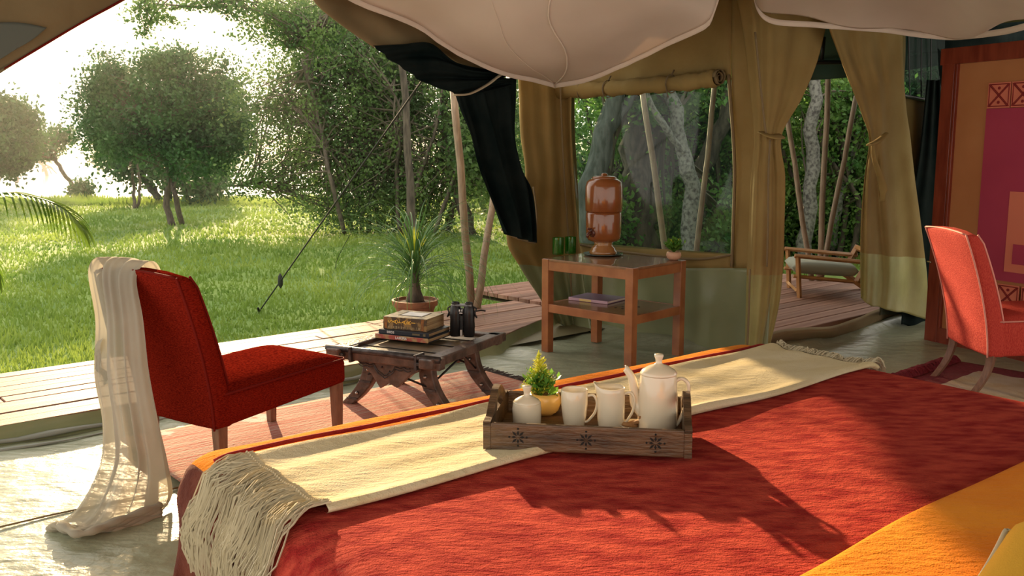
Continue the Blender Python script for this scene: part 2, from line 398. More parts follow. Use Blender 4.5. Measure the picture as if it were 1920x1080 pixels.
# lawn, bank, lake
def lawn_z(x, y):
    return -.15+.02*math.sin(x*.9+1)*math.sin(y*.7)+(-.25*max(0, (y-27)/6) if y > 27 else 0)
def terr(a, b):
    y = 4.0+(b**1.6)*30; x = (a-.5)*(24+y*2.2); return (x, y+ (0 if b < 1 else 1.2*math.sin(x*.7)+.6*math.sin(x*1.9)), lawn_z(x, y) if b < 1 else -1.2)
MB().grid(terr, 150, 120).build('lawn', lawn_m, smooth=True, kind='structure')
MB().grid(lambda a, b: ((a-.5)*900, 25+b*300, -.95), 4, 4).build('lake', water_m, kind='structure')
def bank(a, b):
    x = (a-.5)*500; y0 = 125+6*math.sin(x*.04)+max(0, x+40)*.25
    h = [-1.1, -.75, .2, .9, 1.5, 2.0][int(round(b*5))]; return (x, y0+b*85, h+.3*math.sin(x*.11+b*7)*b)
MB().grid(bank, 120, 5).build('far_bank', bank_m, smooth=True, kind='structure')
MB().grid(lambda a, b: ((a-.5)*900, 260+b*30, -1+b*(6.5+2.0*math.sin(a*30)+1.2*math.sin(a*71))), 120, 4).build('far_hill', hill_m, smooth=True, kind='structure')

# ------------------------------------------------------------------ tent fabric
def tnoise(x, z, k=1.0): return .012*k*(math.sin(5*x+2*z)+math.sin(9*x-4*z+1)+.5*math.sin(17*x+3*z))
def patch(mb, plane, q, mi, nu, nv, k=1.0, off=0):
    """q: px corners tl,tr,br,bl seen on the plane (P,dir)"""
    P, d = plane; c = [PL(x, y, P, d, off) for x, y in q]; nrm = Vector((d[1], -d[0], 0))
    def fn(a, b):
        p = (c[0]*(1-a)+c[1]*a)*(1-b)+(c[3]*(1-a)+c[2]*a)*b; s = (p-Vector(P)).dot(Vector((d[0], d[1], 0)))
        return p+nrm*tnoise(s, p.z, k)
    mb.grid(fn, nu, nv, mi); return mb
WP = (A, V)
mb = MB()
patch(mb, WP, [(1040, -60), (1070, -60), (1085, 458), (1040, 458)], 0, 4, 40)
patch(mb, WP, [(1070, -60), (1372, -60), (1372, 150), (1070, 176)], 0, 24, 16)
patch(mb, WP, [(1085, 455), (1374, 476), (1376, 503), (1086, 500)], 0, 24, 4)
patch(mb, WP, [(1372, -60), (1436, -60), (1436, 503), (1376, 503)], 0, 8, 40)
patch(mb, WP, [(1040, 458), (1086, 458), (1086, 500), (1040, 500)], 0, 4, 4)
patch(mb, WP, [(1030, 500), (1436, 503), (1436, 690), (1030, 600)], 1, 40, 24, 1.6)
wb = mb.build('wall_back', [canvas, vinyl], smooth=True, solid=.006, kind='structure')
mb = MB()
patch(mb, WP, [(1068, 170), (1370, 140), (1374, 478), (1083, 458)], 0, 1, 1, 0, off=-.02)
mb.build('window_1', pane_mat('window_film', (.66, .78, .74), .03, .05, .035, (.30, .42, .42)), solid=0, kind='structure')
mb = MB()                                                   # bound edges and zip lines of the window wall
def edge(mb, pts, r, plane=WP, off=-.03): mb.tube(curve_pts([PL(x, y, *plane, off=off) for x, y in pts], 24), r, 6)
mb2 = MB(); edge(mb2, [(1067, 175), (1072, 330), (1082, 460)], .010); edge(mb2, [(1082, 458), (1180, 474), (1300, 486), (1374, 477)], .010)
edge(mb2, [(1366, 140), (1377, 300), (1375, 420), (1372, 500)], .012)
mb2.build('trim_5', seam_m, smooth=True, kind='structure')
# rolled-up window flap
roll = thing('rolled_window_flap', 'beige canvas flap rolled up above the screened window', 'tent flap', PL(1200, 170, A, V))
Lp = [PL(1046, 172, A, V, -.07), PL(1120, 168, A, V, -.08), PL(1195, 162, A, V, -.08), PL(1280, 155, A, V, -.08), PL(1345, 146, A, V, -.09)]
P3 = curve_pts(Lp, 60)
rr = [.058*(1+.10*math.sin(i*.7)+.06*math.sin(i*1.9))*(.86 if i in (18, 19, 20, 40, 41) else 1) for i in range(61)]
MB().tube(P3, rr, 18, cap=False).build('roll', canvas, roll, smooth=True, world=True, solid=.004)
ax = (P3[-1]-P3[-4]).normalized(); sd_ = Vector((ax.y, -ax.x, 0)).normalized(); mb = MB()
def spiral(a, b):
    th = a*4.5*PI; r_ = .06-.045*a; c0 = P3[-1]+ax*(.004+.03*b-.012*a)
    return c0+sd_*math.cos(th)*r_*(1+.08*math.sin(th*3))+Vector((0, 0, 1))*math.sin(th)*r_
mb.grid(spiral, 90, 2); mb.build('rolled_edge', canvas_dk, roll, smooth=True, world=True, solid=.004)
for i in (10, 19, 41):
    mb = MB(); c0 = P3[i]; n_ = Vector((ax.y, -ax.x, 0))
    mb.tube([c0+n_*math.cos(a_)*.060+Vector((0, 0, 1))*math.sin(a_)*.066 for a_ in [q*PI/10 for q in range(21)]], .007, 6, flat=.5)
    mb.tube([c0+Vector((0, 0, .06)), c0+Vector((0, 0, .10))-n_*.03], .006, 6)
    mb.tube([c0+n_*.06+Vector((0, 0, -.01)), c0+n_*.062+Vector((.01, 0, -.06)), c0+n_*.05+Vector((.015, 0, -.10))], .009, 6, flat=.4)
    mb.build('tie', seam_m, roll, smooth=True, world=True)

# door wall (to the right of the salient corner)
DP = (D0, U)
mb = MB()
patch(mb, DP, [(1560, -60), (1690, -60), (1690, 60), (1560, 50)], 0, 12, 6)
patch(mb, DP, [(1640, 50), (1692, 55), (1694, 182), (1640, 182)], 0, 10, 16)
patch(mb, DP, [(1640, 182), (1770, 186), (1790, 470), (1640, 470)], 0, 14, 24, 2)
patch(mb, DP, [(1640, 470), (1790, 470), (1800, 590), (1640, 590)], 1, 14, 12, 2)
patch(mb, DP, [(1690, -60), (2300, -160), (2300, 60), (1690, 52)], 2, 14, 8)  # black colour stands in for the darkness above and behind the partition
patch(mb, DP, [(1756, 52), (2300, 50), (2300, 620), (1790, 600)], 2, 20, 24)
mb.build('wall_right', [mat('canvas_wall_shaded', (.17, .115, .03), .85, (.12, .08, .02), 2, .2, 20), mat('vinyl_shaded', (.05, .045, .02), .5), mesh_and_shade_m], smooth=True, solid=.006, kind='structure')  # wall's shading put into darker canvas, near-black vinyl and black patches
mb = MB(); patch(mb, DP, [(1688, 50), (1772, 60), (1772, 188), (1690, 180)], 0, 8, 6, .5)
mb.build('window_2', pane_mat('screen_mesh', (.34, .50, .46), .02, .3, .16, (.03, .10, .08)), kind='structure')
mb = MB(); edge(mb, [(1688, 50), (1689, 110), (1690, 165), (1688, 185)], .018, DP, -.03); mb.build('trim_6', canvas, smooth=True, kind='structure')
mb = MB(); edge(mb, [(1690, 178), (1715, 184), (1740, 188), (1775, 188)], .016, DP, -.03); mb.build('trim_7', blk, smooth=True, kind='structure')
mb = MB()
for x0, x1 in ((1703, 1706), (1728, 1727), (1746, 1745)): edge(mb, [(x0, 55), ((x0+x1)/2, 120), (x1, 183)], .006, DP, -.02)
mb.build('trim_8', blk, kind='structure')

shade_cl = thing('corner_shade_cloth', 'black cloth added for the darkness between the right door curtain and the framed partition', 'curtain', PL(1720, 610, *DP))
loft([[PL(x, y, *DP, off=-.10) for x, y in r_] for r_ in [[(1738, 150), (1750, 150), (1762, 150)], [(1722, 300), (1742, 300), (1766, 300)], [(1700, 420), (1732, 420), (1770, 420)], [(1694, 520), (1730, 520), (1770, 525)], [(1690, 608), (1728, 618), (1768, 624)]]], 24, 40, lambda u, v: .03*math.sin(u*15+v*3), (-.3, -.95, 0)).build('net', mesh_and_shade_m, shade_cl, smooth=True, solid=.004, world=True)  # black sheet added to darken the gap beside the partition
# front wall of the tent: two canvas pieces around the tied-back opening, in the plane over the deck edge
FP = (ST(1.26, .56), U)
mb = MB()
L1 = [(-260, -60), (-100, -60), (80, -60), (240, -12)]; L2 = [(-300, 60), (-160, 100), (-20, 80), (236, -2)]; L3 = [(-330, 330), (-210, 262), (-60, 170), (0, 134), ]
rows = [[(-300, -120), (0, -120), (160, -120), (330, -60)], [(-300, 40), (-80, 20), (100, 0), (240, -6)], [(-320, 180), (-140, 140), (0, 90), (130, 55)], [(-340, 330), (-210, 262), (-90, 190), (0, 134)]]
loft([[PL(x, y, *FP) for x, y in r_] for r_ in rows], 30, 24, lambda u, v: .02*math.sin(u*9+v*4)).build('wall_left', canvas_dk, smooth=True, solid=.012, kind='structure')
mb = MB().tube(curve_pts([PL(x, y, *FP) for x, y in [(330, -60), (236, -4), (130, 56), (0, 134), (-120, 205), (-340, 330)]], 30), .006, 6)
mb.build('trim_9', redp, smooth=True, kind='structure')
# dark lining pocket on that flap
loft([[PL(x, y, *FP, off=-.03) for x, y in r_] for r_ in [[(-200, 60), (-60, 46), (30, 42), (88, 52)], [(-200, 110), (-60, 90), (10, 85), (60, 75)], [(-220, 200), (-90, 165), (-10, 118), (30, 92)]]], 20, 10).build('trim_10', mat('flap_lining', (.12, .13, .11), .8, transl=.1), smooth=True, solid=.004, kind='structure')

# right-hand roof edge of the front opening (beige band) and black mosquito curtain
rows = [[(560, -80), (640, -80), (760, -60), (900, -40), (1060, -20)],
        [(588, 0), (680, 0), (790, 10), (920, 30), (1062, 60)],
        [(640, 47), (740, 62), (830, 82), (930, 105), (1066, 150)],
        [(700, 88), (760, 86), (806, 85), (870, 123), (945, 136)]]
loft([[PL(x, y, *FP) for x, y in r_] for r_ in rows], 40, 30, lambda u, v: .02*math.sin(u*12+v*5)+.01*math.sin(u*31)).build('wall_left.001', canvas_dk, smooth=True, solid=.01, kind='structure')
net = thing('mosquito_net_curtain', 'black mosquito-net door curtain swept aside and hanging in a dark swag by the wooden pole', 'curtain', G(1000, 620, 0))
f1 = lambda u, v: .030*math.sin(v*16+u*4)*(.3+u)+.015*math.sin(v*34+1+u*6)
rows = [[(698, 86), (750, 84), (806, 82), (860, 118), (945, 134)],
        [(725, 106), (770, 104), (820, 110), (875, 132), (950, 140)],
        [(762, 133), (795, 132), (838, 138), (890, 146), (952, 146)],
        [(800, 156), (825, 158), (855, 160), (900, 158), (953, 154)],
        [(853, 176), (868, 177), (880, 176), (910, 172), (955, 160)]]
loft([[PL(x, y, *FP, off=-.10) for x, y in r_] for r_ in rows], 44, 30, f1, (-V.x*-1, -V.y*-1, 0)).build('upper_swag', mesh_and_shade_m, net, smooth=True, solid=.004, world=True)
f2 = lambda u, v: .045*math.sin(u*17+v*2)*(.35+.65*math.sin(min(1, v*1.4)*PI/2)) + .012*math.sin(u*41+v*5)
rows = [[(852, 172), (872, 168), (900, 162), (935, 152), (971, 142)],
        [(862, 210), (885, 205), (912, 205), (945, 190), (972, 180)],
        [(876, 250), (900, 250), (925, 250), (950, 245), (972, 262)],
        [(890, 310), (915, 308), (940, 305), (965, 305), (985, 318)],
        [(906, 352), (930, 352), (955, 350), (978, 350), (1000, 356)],
        [(926, 395), (948, 398), (970, 400), (988, 402), (1004, 405)],
        [(946, 436), (962, 443), (978, 448), (992, 451), (1004, 455)]]
loft([[PL(x, y, *FP, off=-.06) for x, y in r_] for r_ in rows], 60, 50, f2, (V.x, V.y, 0)).build('hanging_swag', mesh_and_shade_m, net, smooth=True, solid=.004, world=True)
mb = MB().tube(curve_pts([PL(x, y, *FP, off=-.17) for x, y in [(852, 178), (880, 176), (912, 160), (935, 143), (960, 128)]], 20), .02, 8, flat=.35)
mb.build('tie_band', mat('tie_webbing', (.42, .35, .24), .8), net, smooth=True, world=True)
# beige drape joined below and behind the net (corner drape)
cd = thing('corner_drape', 'beige canvas drape hanging at the corner behind the urn, left of the screened window', 'curtain', G(1050, 625, 0))
KP = (A, U)
rows = [[(965, 100, 7.5), (990, 100, 7.6), (1020, 100, 7.75), (1046, 100, 7.9), (1076, 100, 7.82)],
        [(972, 150, 7.5), (995, 150, 7.6), (1024, 150, 7.75), (1048, 150, 7.9), (1072, 150, 7.8)],
        [(976, 250, 7.5), (1000, 250, 7.55), (1028, 250, 7.75), (1052, 250, 7.85), (1070, 250, 7.8)],
        [(984, 340, 7.4), (1008, 345, 7.5), (1035, 345, 7.7), (1058, 350, 7.8), (1076, 350, 7.75)],
        [(950, 440, 7.2), (990, 450, 7.3), (1030, 445, 7.6), (1060, 445, 7.75), (1085, 445, 7.7)],
        [(975, 500, 7.25), (1010, 505, 7.35), (1040, 505, 7.6), (1066, 505, 7.7), (1092, 505, 7.7)],
        [(1012, 558, 7.35), (1034, 560, 7.45), (1055, 562, 7.6), (1075, 565, 7.7), (1100, 568, 7.6)],
        [(1040, 606, 7.55), (1055, 610, 7.6), (1068, 612, 7.65), (1085, 616, 7.6), (1110, 622, 7.5)]]
def cdf(u, v): return .03*math.sin(u*13+v*2.5)+.015*math.sin(u*27)
m2 = lambda u, v: 1 if v > .66 else 0
mb = loft([[AT(x, y, Y) for x, y, Y in r_] for r_ in rows], 44, 60, cdf)
nn_ = 44*60
for i in range(nn_): mb.mi[i] = 1 if (i//44) > 41 else 0
mb.build('drape', [canvas, vinyl], cd, smooth=True, solid=.005, world=True)
mb = MB(); mb.tube(curve_pts([AT(x, y, Y) for x, y, Y in [(940, 430, 7.10), (970, 447, 7.12), (1004, 456, 7.2)]], 12), .009, 6)
mb.tube(curve_pts([AT(x, y, Y) for x, y, Y in [(1004, 456, 7.18), (1006, 400, 7.2), (1000, 350, 7.2)]], 12), .007, 6)
mb.tube(curve_pts([AT(x, y, Y) for x, y, Y in [(1050, 150, 7.78), (1056, 300, 7.72), (1066, 450, 7.64), (1072, 560, 7.55)]], 12), .008, 6)
mb.build('bound_seam', seam_m, cd, smooth=True, world=True)

# salient corner: curtain left of the door
lc = thing('door_curtain', 'beige canvas door curtain left of the doorway, cinched with a tie at mid height', 'curtain', PL(1440, 640, *DP))
def YD(x, back=0): return PL(x, 300, *DP).y-back
rows = [[(1376, -30, 6.50), (1410, -30, 6.42), (1450, -30, 6.5), (1505, -20, 6.7), (1560, -10, 6.9)],
        [(1390, 45, 6.48), (1420, 45, 6.38), (1455, 45, 6.48), (1500, 46, 6.66), (1547, 47, 6.85)],
        [(1400, 120, 6.46), (1424, 120, 6.36), (1455, 120, 6.44), (1492, 120, 6.6), (1528, 122, 6.75)],
        [(1408, 190, 6.44), (1428, 190, 6.35), (1450, 190, 6.4), (1475, 190, 6.5), (1500, 188, 6.6)],
        [(1413, 256, 6.42), (1428, 256, 6.36), (1442, 256, 6.38), (1453, 256, 6.42), (1464, 256, 6.46)],
        [(1408, 330, 6.42), (1424, 330, 6.34), (1442, 330, 6.4), (1456, 330, 6.46), (1471, 330, 6.5)],
        [(1404, 420, 6.42), (1422, 420, 6.33), (1442, 420, 6.4), (1456, 420, 6.46), (1470, 420, 6.52)],
        [(1400, 500, 6.42), (1420, 500, 6.33), (1440, 500, 6.4), (1455, 500, 6.46), (1468, 498, 6.52)],
        [(1398, 580, 6.42), (1416, 580, 6.33), (1434, 580, 6.4), (1448, 580, 6.46), (1460, 575, 6.52)],
        [(1396, 665, 6.40), (1410, 668, 6.33), (1422, 668, 6.4), (1432, 665, 6.46), (1440, 660, 6.52)]]
def lcf(u, v):
    a_ = .35+.65*abs(math.cos(min(1, v*2.2)*PI/2)) if v < .45 else .55
    return a_*(.030*math.sin(u*15+v*1.2)+.014*math.sin(u*31+v*3+1))
mb = loft([[AT(x, y, Y) for x, y, Y in r_] for r_ in rows], 60, 90, lcf)
for i in range(60*90): mb.mi[i] = 1 if (i//60) > 71 else 0
mb.build('drape', [canvas, vinyl_y], lc, smooth=True, solid=.005, world=True)
mb = MB().tube(curve_pts([AT(x, y, Y) for x, y, Y in [(1428, 248, 6.34), (1440, 254, 6.27), (1453, 257, 6.28), (1466, 255, 6.42)]], 12), .03, 8, flat=.25)
mb.build('tie_band', canvas, lc, smooth=True, world=True)
mb = MB().tube(curve_pts([AT(x, y, 6.30) for x, y in [(1444, 262), (1441, 320), (1440, 420), (1438, 500)]], 12), .007, 6)
mb.tube(curve_pts([AT(x, y, 6.30) for x, y in [(1416, 60), (1428, 180), (1436, 250)]], 12), .007, 6)
mb.tube(curve_pts([AT(x, y, 6.28) for x, y in [(1406, 505), (1404, 580), (1401, 650)]], 12), .007, 6)
mb.build('bound_seam', seam_m, lc, smooth=True, world=True)
# right curtain
rc = thing('door_curtain', 'straw-beige canvas door curtain right of the doorway, knotted back above the deck', 'curtain', G(1670, 600, 0))
rows = [[(1535, -30), (1570, -30), (1620, -30), (1660, -30), (1700, -30)],
        [(1552, 45), (1580, 47), (1620, 50), (1655, 53), (1690, 57)],
        [(1570, 95), (1592, 97), (1625, 100), (1657, 100), (1692, 100)],
        [(1595, 160), (1614, 160), (1640, 160), (1665, 160), (1695, 160)],
        [(1618, 220), (1630, 220), (1648, 222), (1668, 220), (1700, 215)],
        [(1630, 262), (1637, 264), (1648, 262), (1668, 255), (1706, 255)],
        [(1622, 330), (1632, 330), (1650, 330), (1676, 325), (1714, 330)],
        [(1616, 400), (1632, 400), (1656, 400), (1685, 400), (1724, 405)],
        [(1614, 460), (1634, 462), (1662, 466), (1692, 468), (1732, 470)],
        [(1614, 520), (1634, 522), (1664, 525), (1696, 528), (1738, 530)],
        [(1615, 560), (1632, 572), (1660, 580), (1690, 586), (1735, 598)]]
def rcf(u, v):
    g_ = 1.0 if v < .3 else (.45 if v < .55 else .9)
    return g_*(.035*math.sin(u*16-v*2)+.016*math.sin(u*33+v*4))
mb = loft([[PL(x, y, *DP, off=-.16) for x, y in r_] for r_ in rows], 60, 90, rcf, (-.3, -.95, 0))
for i in range(60*90): mb.mi[i] = 1 if (i//60) > 73 else 0
mb.build('drape', [canvas, vinyl_y], rc, smooth=True, solid=.005, world=True)
kp = lambda pts, r, fl=.5: MB().tube(curve_pts([PL(x, y, *DP, off=-.30) for x, y in pts], 14), r, 8, flat=fl)
kp([(1628, 272), (1640, 268), (1652, 260), (1662, 250)], [.018+.012*math.sin(i/14*PI) for i in range(15)]).build('knot', canvas, rc, smooth=True, world=True)
kp([(1636, 270), (1640, 300), (1650, 330), (1656, 352), (1654, 378)], [.012+.030*(i/14)*(1 if i < 12 else .4) for i in range(15)], .35).build('tie_tail', canvas, rc, smooth=True, world=True)

# ceiling: outer roof over the room, plus the cream inner liners
mb = MB()
def roof(a, b):
    s = -3.6+a*9.6; t = .25+b*7.6; k = min(a, 1-a, b, 1-b); return ST(s, t, 2.62+1.3*min(1, k*2.2))
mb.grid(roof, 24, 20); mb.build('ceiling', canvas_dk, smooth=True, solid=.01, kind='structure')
P0 = AT(1040, 157, 6.8)
e1 = [(1040, 157), (1000, 146), (942, 133), (871, 102), (827, 76), (773, 40), (671, 0), (560, -60)]
e2 = [(1040, 157), (1100, 146), (1160, 122), (1200, 104), (1265, 72), (1327, 42), (1346, 0), (1366, -60)]
E1 = cr([list(PL(x, y, P0, U)) for x, y in e1], 30); E2 = cr([list(PL(x, y, P0, V)) for x, y in e2], 30); P0n = np.array(P0)
def lin(a, b):
    i, j = min(int(a*30), 29), min(int(b*30), 29); fa, fb = a*30-i, b*30-j
    p = E1[i]*(1-fa)+E1[i+1]*fa+E2[j]*(1-fb)+E2[j+1]*fb-P0n
    p = p+np.array([0, 0, .55*a*b-.10*math.sin(a*PI)*math.sin(b*PI)+.005*math.sin(a*20)*b+.005*math.sin(b*23)*a+.02*math.exp(-((a-b)*9)**2)*(a+b)]); return p
li = thing('ceiling_liner', 'cream cloth ceiling liner sagging to a point above the window', 'ceiling cloth', P0+Vector((0, 0, 0)))
MB().grid(lin, 30, 30).build('cloth', liner, li, smooth=True, solid=.004, world=True)
mb = MB()
for E_, d_ in ((E1, V), (E2, -U)):
    mb.grid(lambda a, b: Vector(E_[int(round(a*30))])+Vector((0, 0, .018-.05*b))+Vector((d_.x, d_.y, 0))*(.008+.004*math.sin(a*50)*b), 30, 2)
mb.build('hem', liner, li, smooth=True, solid=.003, world=True)
mb = MB().tube([Vector(lin(i/30, i/30))-Vector((0, 0, .008)) for i in range(31)], .0045, 6, flat=.6)
mb.tube([Vector(lin(i/30, .0+i/30*.45))-Vector((0, 0, .008)) for i in range(31)], .002, 6, flat=.6)
mb.build('seam', mat('liner_seam', (.74, .62, .52), .8), li, smooth=True, world=True)
li2 = thing('ceiling_liner', 'cream cloth ceiling liner with a scalloped hem above the doorway and the red-framed panel', 'ceiling cloth', AT(1600, 40, 6.2))
top = [(1424, -130), (1440, -130), (1530, -130), (1640, -130), (1780, -130), (1860, -130), (1980, -150), (2100, -190)]
bot = [(1410, -40), (1434, 28), (1540, 42), (1650, 50), (1768, 64), (1850, 58), (1925, 42), (2060, -10)]
def yy(k): return 6.1 if k < 5 else 6.1-.55*(k-4)
bp = [AT(x, y, yy(i)) for i, (x, y) in enumerate(bot)]
tp = [AT(x, y, yy(i)-1.3) for i, (x, y) in enumerate(top)]
md = [(a_*.72+b_*.28)+Vector((0, 0, .02)) for a_, b_ in zip(bp, tp)]
loft([tp, md, bp], 70, 24, lambda u, v: .022*math.sin(u*22)*v+.02*math.sin(u*9+v*3), (0, -.5, -1)).build('cloth', liner, li2, smooth=True, solid=.004, world=True)
lowr = [p+Vector((.0, .0, -.035)) for p in bp]
loft([bp, lowr], 70, 2, lambda u, v: .006*math.sin(u*60)).build('hem', liner, li2, smooth=True, solid=.004, world=True)

# ================================================================== OUTDOORS
def corridor(P):
    """gap in the foliage where the low sun reaches into the tent"""
    x, y, z = P[:, 0], P[:, 1], P[:, 2]; keep = np.ones(len(P), bool)
    for (pz, x0, x1, y0, y1) in ((.75, -.95, 1.35, .8, 3.7), (.45, -1.5, -.7, 3.9, 5.0)):
        k = (z-pz)/SUN.z; hx = x-SUN.x*k; hy = y-SUN.y*k
        keep &= ~((hx > x0) & (hx < x1) & (hy > y0) & (hy < y1) & (k > 0))
    return keep
def leaf_quads(C, size, asp=.5):
    N_ = len(C); a = rng.normal(size=(N_, 3)); a /= np.linalg.norm(a, axis=1)[:, None]
    b = rng.normal(size=(N_, 3)); b -= a*(a*b).sum(1)[:, None]; b /= np.linalg.norm(b, axis=1)[:, None]
    s = (size*rng.uniform(.6, 1.3, N_))[:, None]; a = a*s*.5; b = b*s*.5*asp
    return np.stack([C-a, C-b, C+a, C+b], 1)
def tree(name, label, cat, base, trunks, crowns, lmat, bmat, lsize=.08, group=None, branch=1.0, twigr=.012, asp=.55, thin=.015):
    t = thing(name, label, cat, base, 0, group); bx = Vector(base); pts_all = []
    for pts, r0, r1 in trunks:
        P = curve_pts(pts, 14); k = len(P)
        P = [p+Vector((random.uniform(-1, 1), random.uniform(-1, 1), 0))*r0*.35*(0 < i < k-1) for i, p in enumerate(P)]
        MB().tube(P, [r0+(r1-r0)*i/(k-1)+random.uniform(-.08, .08)*r0 for i in range(k)], 9).build('trunk', bmat, t, smooth=True, world=True)
        pts_all += P[5:]
    Cs = []; mb = MB()
    for (c, rad, ncl, per, sd_) in crowns:
        c = np.array(c, float); rad = np.array(rad, float)
        d = rng.normal(size=(ncl, 3)); d /= np.linalg.norm(d, axis=1)[:, None]; rr_ = rng.uniform(.05, 1.15, ncl)**.6
        ncl2 = ncl; cl = c+d*rr_[:, None]*rad
        for q in range(ncl):
            if pts_all and random.random() < branch*min(1, 60/ncl+.1):
                e_ = Vector(cl[q]); s_ = min(random.sample(pts_all, min(6, len(pts_all))), key=lambda p: (p-e_).length)
                m_ = s_.lerp(e_, .5)+Vector((random.uniform(-.2, .2), random.uniform(-.2, .2), random.uniform(-.05, .3)))*(e_-s_).length*.35
                cp_ = curve_pts([s_, m_, e_], 6)
                if corridor(np.array([list(p) for p in cp_])).all(): mb.tube(cp_, [twigr*(1.8-1.5*i/6) for i in range(7)], 4, cap=False)
        Cs.append(np.repeat(cl, per, 0)+rng.normal(size=(ncl*per, 3))*np.array(sd_))
    C = np.concatenate(Cs); k_ = corridor(C) | (rng.random(len(C)) < thin); C = C[k_]
    if mb.f: mb.build('branches', twig, t, world=True, kind='stuff')
    o = quads('foliage', leaf_quads(C, lsize, asp)-np.array(bx), lmat, t)
    return t
def E_(px, py, Y, rpx, rpy, ry=None):
    c = AT(px, py, Y); k = Y/F_PX; return (tuple(c), (rpx*k, ry if ry else (rpx+rpy)/2*k, rpy*k))
g0 = -.15
# centre-left tree with several stems
b0 = G(322, 424, g0); Yt = b0.y
def stem(pts, Y, r0, r1): return ([AT(x, y, Y+(random.uniform(-.3, .3) if i else 0)) for i, (x, y) in enumerate(pts)], r0, r1)
cr_ = []
for (x, y, rx, ry, nc) in [(225, 150, 55, 45, 60), (300, 190, 95, 75, 150), (390, 195, 70, 85, 120), (240, 245, 80, 55, 100), (370, 270, 75, 65, 110), (195, 215, 45, 50, 45), (430, 240, 45, 60, 60), (315, 125, 50, 30, 40)]:
    c, rd = E_(x, y, Yt, rx, ry); cr_.append((c, rd, int(nc*.62), 120, (.19, .19, .12)))
tree('shade_tree', 'round-crowned tree with two slender dark trunks in the middle of the lawn', 'tree', b0,
     [stem([(324, 428), (312, 380), (318, 320), (310, 262), (300, 200)], Yt, .075, .04), stem([(342, 420), (330, 370), (322, 330), (340, 270), (370, 210)], Yt, .06, .03)], cr_, leaf1, bark, .085)
b1 = G(290, 372, g0); cr_ = []
for (x, y, rx, ry, nc) in [(265, 290, 70, 40, 50), (340, 300, 80, 50, 60), (385, 335, 35, 45, 35)]:
    c, rd = E_(x, y, 27, rx, ry); cr_.append((c, rd, nc, 110, .22))
tree('shade_tree', 'pale many-stemmed tree at the water edge behind the middle tree', 'tree', AT(300, 372, 27),
     [stem([(298, 372), (275, 345), (262, 315), (250, 270)], 27, .10, .05), stem([(300, 374), (285, 340), (275, 300), (285, 250)], 27, .07, .04), stem([(315, 374), (305, 330), (300, 290), (310, 250)], 27, .08, .05), stem([(318, 374), (322, 330), (330, 290), (345, 260)], 27, .08, .04), stem([(352, 372), (340, 335), (330, 300), (345, 260)], 27, .06, .04)], cr_, leaf1, barkg, .15)
b2 = G(254, 392, g0)
tree('shade_tree', 'thin sapling pair left of the middle tree on the lawn', 'tree', b2,
     [stem([(252, 394), (250, 350), (246, 315), (240, 285)], b2.y, .05, .025), stem([(258, 394), (262, 350), (258, 310), (255, 280)], b2.y, .04, .02)],
     [(*E_(238, 262, b2.y, 45, 38), 40, 110, .16)], leaf1, bark, .11)
tree('shade_tree', 'dark round tree cut off by the left edge of the view', 'tree', AT(-10, 372, 26),
     [stem([(-20, 372), (-18, 330), (-10, 280), (-5, 240)], 26, .12, .06)],
     [(*E_(5, 255, 26, 52, 62), 130, 130, .2), (*E_(-40, 250, 26, 60, 70), 60, 110, .2), (*E_(20, 300, 26, 36, 20), 30, 90, .15)], leaf1, bark, .14)
tree('waterside_tree', 'small leaning dark tree at the lake edge', 'tree', AT(152, 376, 30),
     [stem([(150, 378), (138, 350), (120, 325), (104, 300), (92, 270)], 30, .09, .035), stem([(112, 312), (100, 300), (88, 296)], 30, .04, .02)],
     [(*E_(95, 262, 30, 45, 22), 26, 55, (.16, .16, .09)), (*E_(75, 290, 30, 28, 14), 12, 50, (.16, .16, .08)), (*E_(120, 258, 30, 22, 8), 8, 40, .12)], leaf1, bark, .13)
tree('waterside_bush', 'low round bush at the lake edge below the leaning tree', 'bush', AT(150, 378, 29.5),
     [stem([(150, 380), (150, 365)], 29.5, .03, .02)], [(*E_(150, 358, 29.5, 16, 16), 20, 60, .12)], leaf1, bark, .12)
for i, (x, y, Y, k_) in enumerate([(26, 340, 70, 1.0), (80, 330, 80, 1.1), (178, 318, 95, .9)]):
    c = AT(x, y, Y); s = Y/F_PX*k_
    lab = ['drowned dead tree standing in the lake near the left edge', 'drowned dead tree with drooping branches behind the leaning tree', 'drowned dead stump with one arched limb in front of the far bank'][i]
    t = thing('dead_tree', lab, 'dead tree', (c.x, c.y, -.95))
    z0 = -.95; mb = MB().tube(curve_pts([(c.x+8*s, Y, z0-.1), (c.x+4*s, Y, z0+14*s), (c.x-4*s, Y, z0+26*s), (c.x-2*s, Y, z0+38*s)], 10), [3.0*s*(1-.6*q/10) for q in range(11)], 6)
    mb.build('trunk', deadw, t, smooth=True, world=True); mb = MB()
    for q in range(7):
        a_ = random.choice([-1, 1]); z1 = z0+random.uniform(6, 26)*s; ln = random.uniform(14, 26)*s
        mb.tube(curve_pts([(c.x, Y, z1), (c.x+a_*ln*.5, Y, z1+random.uniform(2, 10)*s), (c.x+a_*ln, Y, z1+random.uniform(-6, 4)*s)], 6), [1.6*s*(1-.5*r_/6) for r_ in range(7)], 5)
    mb.build('branches', deadw, t, world=True, kind='stuff')
